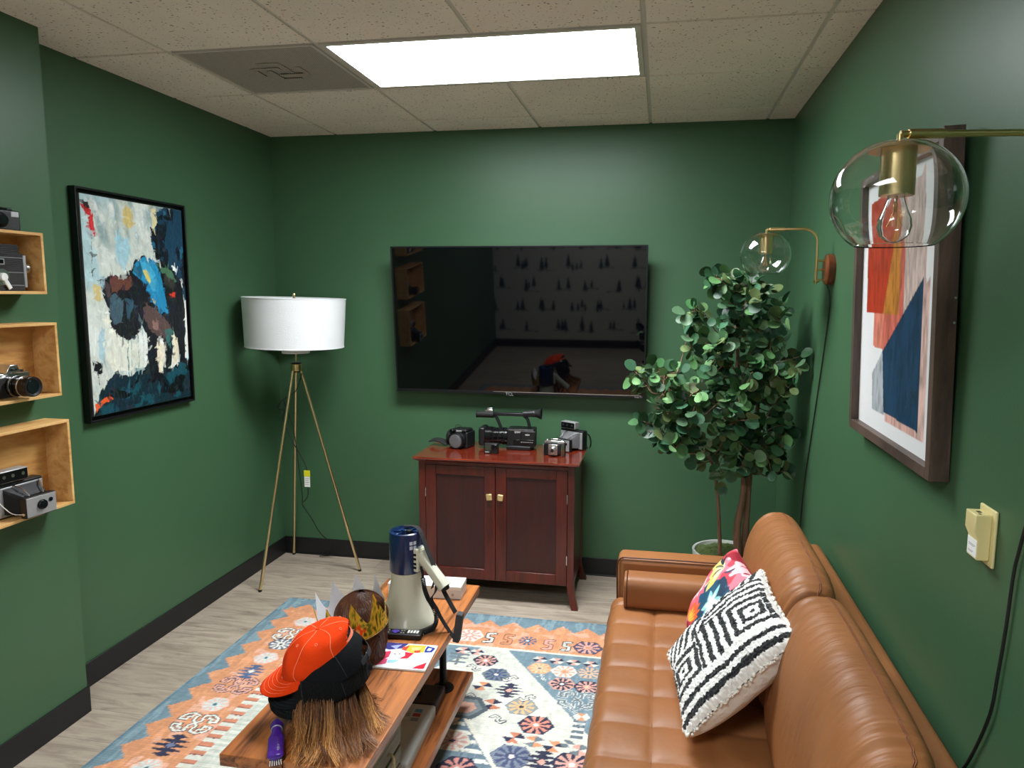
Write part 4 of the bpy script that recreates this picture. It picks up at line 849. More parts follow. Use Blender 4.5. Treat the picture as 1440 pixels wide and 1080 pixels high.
# ------------------------------------------------------------------ bison painting on the left wall
def bison():
    n = 400; p = Paint(1, 1, 280, n, 0, 0, (198, 205, 196))
    F = homog([(62, 62), (475, 125), (500, 935), (100, 985)], [(0, 1), (1, 1), (1, 0), (0, 0)]); q = lambda pts: [F(*a) for a in pts]
    X, Y = p.X, p.Y
    for sc, th, c, sd in ((3, .52, (224, 230, 224), 1), (4, .58, (168, 200, 206), 7), (5, .66, (206, 196, 158), 12), (6, .66, (132, 158, 160), 20), (9, .66, (240, 242, 236), 31), (12, .7, (150, 176, 182), 44)):
        m = np.clip((vnoise(X+.3*Y, Y*.7, sc, sd, 3)-th)*9, 0, 1); p.fill(m, c, .85)
    p.wobble(.012, 22, 4)
    p.poly(q([(195, 245), (250, 240), (260, 300), (235, 380), (200, 350)]), (140, 196, 214), .7); p.poly(q([(235, 120), (275, 125), (270, 200), (245, 215), (232, 170)]), (214, 186, 96), .8)
    p.poly(q([(110, 440), (140, 450), (135, 510), (112, 500)]), (206, 180, 96), .8); p.poly(q([(120, 640), (170, 600), (180, 700), (130, 760)]), (130, 184, 206), .6); p.poly(q([(155, 560), (230, 680), (320, 700), (320, 790), (180, 810), (140, 700)]), (222, 222, 206), .8)
    dk = p.poly(q([(372, 112), (480, 118), (492, 560), (470, 440), (430, 385), (395, 365), (355, 300), (345, 250), (350, 190), (375, 165)]), (24, 62, 86))
    p.fill(dk & (vnoise(X, Y, 9, 3, 3) > .55), (44, 108, 138), .8); p.fill(dk & (vnoise(X, Y, 8, 77, 3) > .62), (10, 20, 32))
    p.poly(q([(340, 190), (360, 200), (385, 330), (420, 370), (395, 372), (362, 320)]), (8, 12, 18)); p.poly(q([(350, 115), (372, 118), (372, 190), (350, 200)]), (226, 216, 168)); p.poly(q([(370, 150), (430, 150), (420, 170), (372, 168)]), (10, 16, 22))
    gr = p.poly(q([(100, 992), (128, 880), (185, 815), (250, 830), (320, 785), (420, 800), (505, 765), (505, 950)]), (14, 40, 50)); p.fill(gr & (vnoise(X*.6, Y, 12, 5, 3) > .56), (20, 76, 88), .8); p.fill(gr & (vnoise(X*.5, Y, 14, 15, 3) > .62), (4, 10, 14))
    BK = (14, 18, 24)
    p.poly(q([(260, 385), (280, 335), (320, 318), (362, 345), (420, 375), (455, 410), (478, 480), (484, 600), (478, 700), (488, 780), (455, 800), (448, 700), (436, 655), (425, 690), (418, 820), (396, 825), (390, 700), (372, 660), (360, 690), (366, 760), (388, 850), (330, 850), (322, 760), (318, 660), (300, 620), (285, 645), (245, 680), (205, 655), (172, 605), (170, 560), (148, 500), (134, 420), (148, 400), (155, 410), (205, 405)]), BK)
    p.poly(q([(265, 392), (285, 340), (325, 322), (360, 350), (385, 420), (400, 500), (415, 570), (380, 555), (340, 510), (318, 440)]), (30, 132, 176)); p.poly(q([(300, 350), (340, 345), (365, 420), (355, 470), (330, 430)]), (64, 160, 196)); p.poly(q([(270, 385), (300, 345), (310, 400), (300, 420)]), (24, 90, 118))
    p.poly(q([(362, 352), (420, 380), (452, 430), (430, 430), (400, 400), (380, 385)]), (70, 112, 84)); p.poly(q([(310, 378), (345, 400), (342, 432), (322, 425)]), (214, 196, 96)); p.poly(q([(345, 505), (362, 515), (358, 528)]), (220, 190, 70)); p.poly(q([(422, 480), (440, 478), (438, 500), (425, 498)]), (206, 60, 40)); p.poly(q([(430, 372), (448, 370), (446, 390), (432, 388)]), (238, 240, 236))
    p.poly(q([(172, 425), (200, 408), (258, 410), (268, 440), (240, 470), (215, 465), (180, 478)]), (98, 58, 46)); p.poly(q([(168, 500), (200, 475), (225, 520), (215, 600), (190, 610), (172, 560)]), (62, 86, 98)); p.poly(q([(232, 505), (262, 500), (268, 540), (240, 580)]), (44, 76, 92)); p.poly(q([(150, 425), (170, 440), (180, 500), (160, 490)]), (70, 54, 54))
    p.poly(q([(305, 545), (335, 530), (395, 585), (425, 640), (380, 670), (330, 640), (310, 600)]), (84, 66, 62)); p.poly(q([(345, 590), (372, 600), (372, 640), (350, 630)]), (136, 104, 96)); p.poly(q([(395, 630), (430, 645), (415, 720), (398, 690)]), (54, 104, 98)); p.poly(q([(285, 560), (305, 600), (300, 630), (285, 600)]), (70, 92, 98)); p.poly(q([(395, 400), (440, 420), (430, 470), (400, 440)]), (52, 48, 46))
    p.poly(q([(134, 405), (150, 398), (150, 460), (140, 450)]), (150, 176, 186)); p.poly(q([(148, 412), (152, 405), (158, 430), (152, 448)]), BK)
    for pl, c in (([(362, 676), (385, 690), (388, 760), (384, 828), (366, 815), (358, 750)], (222, 214, 190)), ([(432, 662), (450, 675), (452, 760), (440, 785), (424, 782), (428, 700)], (224, 216, 190)), ([(482, 515), (492, 520), (494, 765), (480, 765)], (232, 232, 226))): p.poly(q(pl), c)
    p.poly(q([(300, 625), (318, 660), (320, 770), (300, 790), (285, 660)]), (222, 226, 220))
    p.poly(q([(68, 108), (95, 118), (116, 150), (118, 238), (102, 235), (96, 158), (74, 128)]), (196, 34, 34)); p.poly(q([(76, 100), (100, 106), (106, 130), (84, 128)]), (26, 8, 10)); p.poly(q([(96, 745), (130, 760), (136, 800), (112, 815), (98, 800)]), BK)
    p.poly(q([(104, 935), (160, 905), (178, 918), (130, 945), (112, 965)]), (222, 92, 42))
    for x, y0, y1, c in ((240, 670, 900, (46, 110, 120)), (282, 650, 820, (90, 150, 160)), (302, 640, 780, (150, 186, 186)), (104, 235, 400, (60, 70, 70)), (120, 815, 860, BK), (252, 680, 790, (120, 166, 170))): p.stroke([F(x, y0), F(x+2, y1)], .006, c)
    rs = random.Random(31); nx, ny = p.X.shape      # loose brush dabs that pick up the colour beneath them
    for k in range(1500):
        cx, cy = rs.random(), rs.random(); L = rs.uniform(.012, .045); an = rs.choice((rs.uniform(-.5, .5), rs.uniform(1.0, 2.0))); w = p.window(cx, cy, L*1.2)
        if w.X.size < 4: continue
        ix, iy = int(cx*(nx-1)), int(cy*(ny-1)); c = p.C[ix, iy]*rs.uniform(.84, 1.18)+np.array([rs.uniform(-.008, .02), rs.uniform(0, .018), rs.uniform(0, .028)])*(rs.random() < .5)
        dx, dy = math.cos(an), math.sin(an); tx = (w.PX-cx)*dx+(w.PY-cy)*dy; ty = -(w.PX-cx)*dy+(w.PY-cy)*dx; m = (abs(tx) < L) & (abs(ty) < rs.uniform(.003, .009)*(1-(tx/L)**2)); w.C = np.where(m[..., None], np.clip(c, 0, 1)*.75+w.C*.25, w.C); p.C[w.sl] = w.C
    # carry brush texture
    p.C *= (.86+.28*vnoise(p.X*1.0+.4*p.Y, p.Y*.6, 55, 66, 3))[..., None]
    return p
PY0, PY1, PZ0, PZ1 = 2.555, 3.232, 1.112, 2.070
t = thing('framed_painting', 'black-framed painting of a dark bison in teal and white on the left wall', 'painting', (XL, (PY0+PY1)/2, (PZ0+PZ1)/2))
yc, zc = (PY0+PY1)/2, (PZ0+PZ1)/2; hw, hh = (PY1-PY0)/2, (PZ1-PZ0)/2
g = G().box(.002, .034, -hw, -hw+.009, -hh, hh).box(.002, .034, hw-.009, hw, -hh, hh).box(.002, .034, -hw+.009, hw-.009, -hh, -hh+.009).box(.002, .034, -hw+.009, hw-.009, hh-.009, hh).box(.002, .006, -hw+.009, hw-.009, -hh+.009, hh-.009)
obj('frame', g, mat('black_painted_frame', (17, 17, 19), rough=.32, var=.2, vscale=40), t, bev=.0008)
pb = bison(); g = pb.mesh(lambda x, y: .0006*vnoise(x, y, 50, 8, 2)); ins = .026
g.v = [(.0285+z, -hw+ins+u*(2*hw-2*ins), -hh+ins+v*(2*hh-2*ins)) for u, v, z in g.v]
cols = g.cols; n0 = len(g.v); g.box(.006, .028, -hw+ins-.0005, hw-ins+.0005, -hh+ins-.0005, hh-ins+.0005); g.cols = np.concatenate([cols, np.tile([.25, .27, .26, 1], (8, 1))])
obj('canvas', g, mat('acrylic_paint', None, rough=.42, attr='paint', var=.02, bump=.25, bscale=90), t, smooth=0)

# ------------------------------------------------------------------ knotty pine box shelves on the left wall
M_pine = wood('knotty_pine', (226, 184, 122), (190, 136, 76), (7, 1.1, 7), 2.6, rough=.5, bump=.1, c3=(214, 166, 102))
M_pineb = wood('knotty_pine_back', (214, 168, 102), (168, 108, 54), (7, 1.1, 6), 2.6, rough=.5, bump=.1, knots=7, c3=(198, 146, 82))
def box_shelf(y1, z0, z1, label, w=.42):
    t = thing('box_shelf', label, 'shelf', (XJ, y1-w/2, z0), group='pine box shelves on the left wall'); D = .102; h = z1-z0; th = .010; a = w/2
    obj('frame', G().box(.0005, D, -a, a, 0, th).box(.0005, D, -a, a, h-th, h).box(.0005, D, -a, -a+th, th, h-th).box(.0005, D, a-th, a, th, h-th), M_pine, t, bev=.0012)
    obj('back_board', G().box(.0005, .006, -a+th, a-th, th, h-th), M_pineb, t, smooth=0)
    return t
box_shelf(2.170, 1.643, 1.850, 'pine box shelf on the left wall holding a film camera, topmost of three')
box_shelf(2.200, 1.286, 1.545, 'pine box shelf on the left wall holding a camera with long lens, middle of three')
box_shelf(2.222, .886, 1.197, 'pine box shelf on the left wall holding a bellows camera, lowest of three')
# compact camera on top of the highest shelf (lens looks along +x: local -y turned by 90)
t = thing('compact_camera', 'small black compact camera standing on top of the highest pine shelf', 'camera', (XJ+.055, 2.045, 1.8505), 82)
obj('body', G().box(-.066, .066, -.016, .018, 0, .066).box(-.03, .045, -.013, .016, .064, .074), M_blackp, t, bev=.005, seg=3)
g = G(); lens(g, (-.002, -.016, .032), (0, -1, 0), .024, ((.006, 1), (.006, .82), (.004, .7))); obj('lens_barrel', g, M_blackg, t, bev=.001); obj('lens_glass', G().cyl((-.002, -.0322, .032), (-.002, -.0328, .032), .010), M_glassb, t)
obj('flash', G().box(.034, .060, -.0175, -.0155, .045, .062), M_silver, t, bev=.001, label='pale flash window'); obj('viewfinder', G().box(.004, .024, -.015, -.0125, .062, .072), M_glassb, t)
obj('shutter_button', G().cyl((-.045, 0, .066), (-.045, 0, .070), .006), M_chrome, t)
text('model_mark', 'AF', .008, M_white, t, Matrix.Translation((-.04, -.0165, .052)) @ Matrix.Rotation(PI/2, 4, 'X'))
# movie camera in the top box, lying side-on, lens to the right
t = thing('movie_camera', 'black vintage movie camera with white crank and chrome lens inside the top pine shelf', 'camera', (XJ+.055, 2.02, 1.6535), 0)
obj('body', G().box(-.026, .026, -.11, .085, 0, .125).box(-.022, .022, -.10, .075, .122, .152), mat('ribbed_black_paint', (26, 26, 29), rough=.45, bump=.2, bscale=300, wave=('Z', 90, 0, .5)), t, bev=.003)
obj('front_plate', G().box(-.028, .028, .083, .093, .012, .118), M_silver, t, bev=.001, label='silver front plate'); g = G(); lens(g, (.0, .093, .075), (0, 1, 0), .019, ((.008, 1), (.004, .8), (.012, 1.05))); obj('lens', g, M_chrome, t, bev=.001)
cr = obj('crank_disc', G().cyl((.026, .0, .045), (.029, .0, .045), .026, n=32), M_chrome, t); obj('crank_handle', G().at(TR(.031, .0, .045, rx=-58)).box(-.002, .003, -.009, .045, -.007, .007).cyl((-.003, 0, 0), (.006, 0, 0), .013), M_white, cr, bev=.002, label='white crank lever')
obj('nameplate', G().box(.026, .0275, -.065, .012, .085, .104), M_silver, t, bev=.0005); obj('nameplate_field', G().box(.0274, .028, -.061, .008, .088, .101), M_blackg, t)
obj('trim_line', G().box(.0255, .0268, -.108, .083, .060, .0615).box(.0255, .0268, -.108, .083, .108, .1095).box(.0255, .0268, -.108, .083, .018, .0195), M_silver, t)
# SLR in the middle box, long lens pointing out to the right
t = thing('slr_camera', 'vintage chrome and black reflex camera with long lens in the middle pine shelf', 'camera', (XJ+.036, 2.052, 1.2965), 90)
obj('body', G().box(-.075, .072, -.018, .02, 0, .068), M_leatherette, t, bev=.006, seg=3)
obj('top_plate', G().box(-.074, .071, -.017, .019, .066, .084).box(-.074, .071, -.017, .019, -.0005, .006), M_chrome, t, bev=.003)
g = G(); g.add([(-.028, -.026, .084), (.028, -.026, .084), (.030, .02, .084), (-.03, .02, .084), (-.014, -.028, .112), (.014, -.028, .112), (.016, .014, .114), (-.016, .014, .114)], [(0, 1, 2, 3), (4, 5, 6, 7), (0, 1, 5, 4), (1, 2, 6, 5), (2, 3, 7, 6), (3, 0, 4, 7)]); obj('prism_housing', g, M_chrome, t, bev=.002)
text('name_mark', 'NIKON', .009, M_blackg, t, Matrix.Translation((0, -.0285, .095)) @ Matrix.Rotation(PI/2, 4, 'X'))
g = G(); e = lens(g, (0, -.018, .04), (0, -1, 0), .034, ((.012, .95), (.012, 1.0), (.022, .9), (.02, .98), (.012, 1.0))); lb = obj('lens_barrel', g, M_blackg, t, bev=.001)
g = G(); g.cyl((0, -.030, .04), (0, -.036, .04), .0355, n=36).cyl((0, -.062, .04), (0, -.067, .04), .0345, n=36); obj('chrome_ring', g, M_chrome, lb, bev=.0005); obj('lens_glass', G().cyl((0, -.0962, .04), (0, -.097, .04), .022, n=32), M_glassb, lb); obj('filter_ring', G().at(basis((0, -.096, .04), (1, 0, 0), (0, 0, 1), (0, -1, 0))).lathe([(.0245, 0), (.033, 0), (.033, .005), (.030, .005)], 32, closed=True), M_blackp, lb)

for x_, h_, r_ in ((-.05, .010, .012), (.048, .007, .011), (.03, .005, .006)): obj('dial', G().cyl((x_, 0, .084), (x_, 0, .084+h_), r_), M_blackp, t, bev=.001)
folding_instant('grey and silver folding bellows camera sitting in the lowest pine shelf', (XJ+.056, 2.045, .8965), 86, .98, True, (-.03, .02), .068)

# ------------------------------------------------------------------ framed abstract print on the right wall, leaning off the wall at its top
FY0, FY1, FZ0, FZ1 = 1.752, 2.475, 1.232, 2.022
t = thing('framed_print', 'wood-framed abstract print of rust, gold and navy shapes on the right wall', 'picture', (XR-.002, (FY0+FY1)/2, FZ0)); t.rotation_euler = (0, math.radians(-1.6), 0)
a, h, w, d = (FY1-FY0)/2, FZ1-FZ0, .028, .044
M_wal = wood('dark_walnut_frame', (92, 74, 64), (62, 48, 42), (9, 1.2, 1.2), 4, rough=.5, bump=.15)
g = G().box(-d, 0, -a, -a+w, 0, h).box(-d, 0, a-w, a, 0, h).box(-d, 0, -a+w, a-w, 0, w).box(-d, 0, -a+w, a-w, h-w, h); obj('frame', g, M_wal, t, bev=.0012)
obj('mat_board', G().box(-.022, -.004, -a+w-.002, a-w+.002, w-.002, h-w+.002), mat('white_mat_board', (228, 230, 232), rough=.8, var=.02), t, smooth=0)
def abstract():
    p = Paint(1, 1, 150, 190, 0, 0, (230, 231, 232))
    # coordinates: u grows away from the camera, v up, both over the mat opening
    y_, z_ = lambda y: (y-(FY0+w))/(FY1-FY0-2*w), lambda z: (z-(FZ0+w))/(FZ1-FZ0-2*w); Q = lambda *pt: [(y_(a_), z_(b_)) for a_, b_ in pt]
    p.poly(Q((2.20, 1.70), (1.90, 1.98), (1.87, 1.30), (2.20, 1.56)), (214, 178, 168)); p.poly(Q((2.06, 1.95), (1.90, 1.95), (1.90, 1.66), (2.06, 1.54)), (206, 184, 176))
    p.poly(Q((2.31, 1.62), (2.12, 1.62), (2.12, 1.50), (2.31, 1.505)), (216, 128, 108)); p.poly(Q((2.20, 1.93), (2.08, 1.93), (2.06, 1.60), (2.22, 1.40)), (208, 108, 92)); p.poly(Q((2.42, 1.62), (2.30, 1.62), (2.31, 1.505), (2.23, 1.5)), (208, 140, 120), .0)
    p.poly(Q((2.40, 1.93), (2.14, 1.95), (2.07, 1.78), (2.08, 1.604), (2.39, 1.602)), (176, 54, 30)); p.poly(Q((2.225, 1.602), (2.085, 1.604), (2.08, 1.88), (2.115, 1.86)), (190, 124, 50)); p.poly(Q((2.085, 1.604), (2.045, 1.60), (2.045, 1.93), (2.08, 1.93)), (204, 104, 88))
    p.poly(Q((2.31, 1.424), (2.21, 1.50), (2.18, 1.315), (2.30, 1.315)), (172, 178, 184)); p.poly(Q((2.18, 1.34), (1.865, 1.335), (1.865, 1.30), (2.17, 1.30)), (214, 170, 160)); p.poly(Q((1.92, 1.66), (1.86, 1.70), (1.86, 1.305), (1.92, 1.305)), (220, 186, 176))
    p.poly(Q((1.905, 1.70), (2.215, 1.497), (2.185, 1.325), (1.905, 1.318)), (30, 62, 92))
    wgt = 1.12-.62*np.clip((vnoise(p.X*2.6, p.Y*.7, 22, 5, 4)-.35)*2, 0, 1); white = p.C.min(axis=2) > .7; p.C *= np.where(white, 1, wgt)[..., None]
    p.stroke([(.06, .04), (.09, .045)], .006, (120, 120, 124)); return p
pa = abstract(); g = pa.mesh(); g.v = [(-.0225, -a+w+u*(2*a-2*w), w+v*(h-2*w)) for u, v, _ in g.v]; obj('art_print', g, mat('matte_art_print', None, rough=.35, attr='paint', var=.03, bump=.1, bscale=200), t, smooth=0)
obj('hanger', G().cyl((-.006, -a-.003, h*.53), (-.006, -a, h*.53), .003), M_chrome, t); obj('hanger', G().cyl((-.006, -a-.003, h*.46), (-.006, -a, h*.46), .003), M_chrome, t)

# ------------------------------------------------------------------ beige wall sensor switch
t = thing('wall_switch', 'beige wall switch with white label on the right wall below the framed print', 'switch', (XR, 1.540, 1.178))
Mb_ = mat('aged_beige_plastic', (226, 212, 152), rough=.4, var=.04)
obj('cover_plate', G().box(-.007, -.0005, -.036, .036, -.058, .058), Mb_, t, bev=.003, seg=3)
g = G(); pr = [(-.007, -.046), (-.030, -.046), (-.030, -.004), (-.037, .012), (-.037, .047), (-.007, .047)]
g.add([(x, y, z) for y in (-.024, .024) for x, z in pr], [tuple(range(6))[::-1], tuple(range(6, 12))]+[(i, (i+1) % 6, 6+(i+1) % 6, 6+i) for i in range(6)]); obj('sensor_housing', g, Mb_, t, bev=.002)
lb = obj('label_sticker', G().box(-.0306, -.0299, -.021, .021, -.042, -.007), M_white, t, smooth=0, label='white label sticker'); g = G()
for k, (z, ww) in enumerate(((-.019, .032), (-.022, .026), (-.033, .022), (-.0355, .018))): g.box(-.0309, -.0305, .015-ww, .015, z-.0008, z)
obj('print_lines', g, mat('grey_ink', (120, 126, 132), rough=.7), lb, smooth=0); obj('slot', G().box(-.026, -.018, -.004, .006, .0465, .0475).box(-.029, -.024, -.018, -.012, .0465, .0475), M_blackp, t)

# ------------------------------------------------------------------ swing-arm wall sconces with clear glass globes
M_plate = wood('reddish_walnut_plate', (128, 66, 34), (84, 38, 20), (5, 5, 1), 4, rough=.3, coat=.4)
M_fil = mat('amber_filament', (214, 160, 84), rough=.4, metal=.6)
def sconce(y, label, gx, gy, gz, cordpts):
    ax = XR-.062; t = thing('wall_sconce', label, 'lamp', (XR, y, 1.755), group='swing-arm wall sconces'); O = Vector((XR, y, 1.755)); l = lambda p: tuple(Vector(p)-O)
    g = G().at(basis((0, 0, 0), (0, 1, 0), (0, 0, 1), (-1, 0, 0))); g.lathe([(.0, 0), (.060, 0), (.062, .006), (.060, .026), (.052, .030), (0, .030)], 48); obj('wall_plate', g, M_plate, t, smooth=40, label='round reddish wood wall plate')
    top = gz+.106
    g = G(); arc = [(ax, y, 1.700), (ax, y, top-.055)]+[(ax-.055+.055*math.cos(a), y, top-.055+.055*math.sin(a)) for a in np.linspace(.15, PI/2, 8)]
    d = Vector((gx, gy, top))-Vector((ax-.055, y, top)); arc += [tuple(Vector((ax-.055, y, top))+d*k) for k in (.35, .8, 1.0)]
    arm = obj('arm', G().tube([l(p) for p in arc], .0055, 14), M_brass, t)
    obj('arm_sleeve', G().cyl(l(Vector((gx, gy, top))-d.normalized()*.012), l(Vector((gx, gy, top))-d.normalized()*-.002+(-d.normalized())*.07), .0078), M_brass, arm, bev=.001)
    for z in (1.79, 1.755, 1.715): obj('arm_bracket', G().cyl(l((ax, y, z)), l((XR-.029, y, z)), .0042), M_brass, t)
    obj('switch_knob', G().cyl(l((XR-.07, y, 1.706)), l((XR-.05, y, 1.712)), .006), M_brass, t)
    R = .100; zt = .074
    obj('swivel', G().cyl(l((gx, gy, gz+.088)), l((gx, gy, top)), .005), M_brass, t)
    cap = obj('shade_cap', G().at(Matrix.Translation(l((gx, gy, gz)))).lathe([(0, .093), (.012, .092), (.030, .090), (.044, .0835), (.0465, .0805), (.0435, .0800), (.030, .0868), (0, .090)], 48), M_brass, t, smooth=60)
    obj('socket', G().cyl(l((gx, gy, gz+.010)), l((gx, gy, gz+.088)), .0262, n=40), M_brass, cap, bev=.0015)
    th0, th1 = math.asin(.043/R), PI-math.asin(.060/R); pf = [(R*math.sin(a), R*.93*math.cos(a)*1.0+.006) for a in np.linspace(th0, th1, 40)]; pi_ = [((R-.0022)*math.sin(a), (R-.0022)*.93*math.cos(a)+.006) for a in np.linspace(th1, th0, 40)]
    obj('glass_globe', G().at(Matrix.Translation(l((gx, gy, gz)))).lathe(pf+pi_, 72, closed=True), M_glass, t, smooth=60, label='clear glass globe open at the bottom')
    bp = [(.0125, .020), (.013, .006), (.017, -.008), (.0245, -.026), (.026, -.038), (.022, -.052), (.012, -.061), (.0, -.064)]
    bi = [(max(0, r-.0009), z+(.0009 if r < .02 else 0)) for r, z in bp][::-1]
    blb = obj('light_bulb', G().at(Matrix.Translation(l((gx, gy, gz)))).lathe(bp+bi, 36), M_glass, t, smooth=60)
    g = G().at(Matrix.Translation(l((gx, gy, gz))))
    for k in range(4): a = k*PI/2+.4; g.cyl((.004*math.cos(a), .004*math.sin(a), -.002), (.011*math.cos(a+2.2), .011*math.sin(a+2.2), -.038), .0009, n=6)
    g.cyl((0, 0, .01), (0, 0, -.012), .0025); obj('filament', g, M_fil, blb)
    obj('cord', G().tube([l(p) for p in cordpts], .0032 if y < 2 else .003, 8, smooth=8), M_cord, t)
w_ = XR-.006
sconce(3.045, 'brass swing-arm sconce with clear glass globe in the far right corner above the plant', .405, 3.068, 1.809, [(XR-.022, 3.035, 1.70), (w_-.004, 3.03, 1.66), (w_, 3.039, 1.586), (w_, 3.097, 1.411), (w_, 3.224, 1.094), (w_, 3.336, .814), (w_, 3.379, .601), (w_, 3.39, .40), (w_, 3.36, .2), (w_-.004, 3.36, .12)])
sconce(1.285, 'near brass swing-arm sconce with large clear glass globe in front of the framed print', .364, 1.268, 1.802, [(XR-.022, 1.28, 1.70), (w_-.004, 1.29, 1.62), (w_, 1.34, 1.42), (w_, 1.403, 1.204), (w_, 1.418, 1.142), (w_, 1.427, 1.041), (w_, 1.442, .934), (w_, 1.462, .834), (w_, 1.534, .690), (w_, 1.60, .60), (w_, 1.64, .5), (w_, 1.66, .3)])
# ------------------------------------------------------------------ potted tree behind the sofa arm
PX_, PY_ = .345, 3.50
t = thing('potted_tree', 'tall leafy artificial tree with round green leaves in a white pot behind the sofa arm', 'plant', (PX_, PY_, 0))
g = G().at(TR(0, .085, 0)).lathe([(.0, .0), (.105, .0), (.118, .01), (.150, .28), (.160, .375), (.162, .39), (.150, .39), (.146, .37), (.10, .36), (0, .36)], 56); obj('pot', g, mat('white_glazed_pot', (226, 228, 224), rough=.3, var=.03), t, smooth=40)
def moss(u, v):
    r = .149*v; a = 2*PI*u; x, y = r*math.cos(a), r*math.sin(a); return (x, y+.085, .372+.034*(1-v*v)+.010*mnoise.noise(Vector((x*30, y*30, 0)))+.005*mnoise.noise(Vector((x*90, y*90, 2))))
ms = obj('moss', G().surf(moss, 64, 26, wrapu=True), mat('green_moss', (96, 122, 34), rough=.95, bump=1.0, bscale=160, var=.35, vscale=60, sheen=.3), t, smooth=180); ms['kind'] = 'stuff'
M_bark = mat('brown_bark', (146, 112, 92), rough=.85, bump=.8, bscale=60, var=.3, vscale=30, stretch=(1, 1, .3))
rs = random.Random(11)
pl = lambda x, y, z: Vector((x-PX_, y-PY_, z))
TRUNKS = [
 [(.395, 3.47, .40), (.385, 3.47, .55), (.41, 3.50, .72), (.405, 3.53, .95), (.375, 3.52, 1.2), (.35, 3.50, 1.45), (.33, 3.48, 1.70)],
 [(.425, 3.50, .40), (.43, 3.51, .58), (.437, 3.53, .74), (.455, 3.56, 1.0), (.47, 3.57, 1.22), (.44, 3.56, 1.45)],
 [(.31, 3.47, .40), (.30, 3.46, .55), (.283, 3.45, .73), (.255, 3.43, .86), (.19, 3.40, 1.02), (.10, 3.36, 1.14), (.0, 3.33, 1.23)]]
RADS = [(.021, .005), (.019, .005), (.0105, .003)]
NODES = []
g_tr = []
for T_, (ra, rb) in zip(TRUNKS, RADS):
    P = spline([pl(*p) for p in T_], 6); R = [ra+(rb-ra)*(i/(len(P)-1))**.8+.0012*rs.random() for i in range(len(P))]
    obj('trunk', G().tube(P, R, 12), M_bark, t, smooth=180); NODES += [(p, 1) for p in P if p.z > .82]
gb = G(); leaves = []; stalks = G()
# branches reach out to tufts: centre, spread, number of twigs
TUFTS = [((.34, 3.46, 1.70), (.10, .09, .07), 5), ((.22, 3.42, 1.71), (.07, .08, .04), 2), ((.43, 3.44, 1.66), (.07, .08, .05), 3),
 ((.20, 3.40, 1.56), (.10, .10, .06), 3), ((.34, 3.36, 1.55), (.13, .10, .08), 7), ((.50, 3.40, 1.53), (.08, .1, .07), 4), ((.12, 3.40, 1.47), (.05, .06, .04), 1),
 ((.28, 3.36, 1.40), (.13, .11, .08), 7), ((.45, 3.40, 1.37), (.12, .12, .10), 6), ((.56, 3.50, 1.33), (.06, .12, .10), 4),
 ((.36, 3.38, 1.22), (.16, .12, .10), 9), ((.54, 3.50, 1.16), (.07, .12, .10), 6), ((.20, 3.36, 1.24), (.10, .1, .08), 4),
 ((.48, 3.45, 1.02), (.12, .12, .08), 6), ((.30, 3.38, 1.05), (.13, .1, .09), 6), ((.56, 3.48, .92), (.06, .1, .06), 3), ((.27, 3.40, .90), (.08, .07, .05), 4), ((.40, 3.44, .84), (.07, .06, .05), 2), ((.55, 3.46, .80), (.03, .04, .04), 1),
 ((.02, 3.33, 1.30), (.07, .07, .05), 3), ((-.06, 3.32, 1.24), (.05, .05, .04), 2), ((-.02, 3.32, 1.14), (.08, .07, .05), 3), ((-.04, 3.34, 1.02), (.07, .06, .04), 3), ((.09, 3.34, 1.20), (.08, .08, .06), 3), ((.10, 3.34, 1.03), (.07, .07, .05), 3), ((.03, 3.30, .97), (.05, .05, .03), 2), ((.18, 3.36, .97), (.06, .06, .05), 2)]
def add_leaf(g, base, d, nrm, r):
    d = d.normalized(); n_ = (nrm-d*nrm.dot(d)).normalized(); s_ = d.cross(n_); n = 10; vs = [base, base+d*r*1.0-n_*r*.10]
    for i in range(n):
        a = -PI+2*PI*(i+.5)/n; ca = math.cos(a); ww = math.sin(a)*(.98 if ca > 0 else .92); L = 1.0+ca*(1.0 if ca > 0 else .95)
        vs.append(base+d*r*L+s_*r*ww+n_*r*.16*abs(math.sin(a))**1.5-n_*(.14*r*max(0, ca)))
    m = len(vs); g.add([tuple(v) for v in vs], [(1, 2+i, 2+(i+1) % n) for i in range(n)]); return m
gl = G(); lcol = []
GL = [(48, 84, 54), (62, 104, 62), (42, 74, 52), (86, 128, 78), (108, 146, 96), (58, 96, 70), (78, 108, 78), (92, 108, 66)]
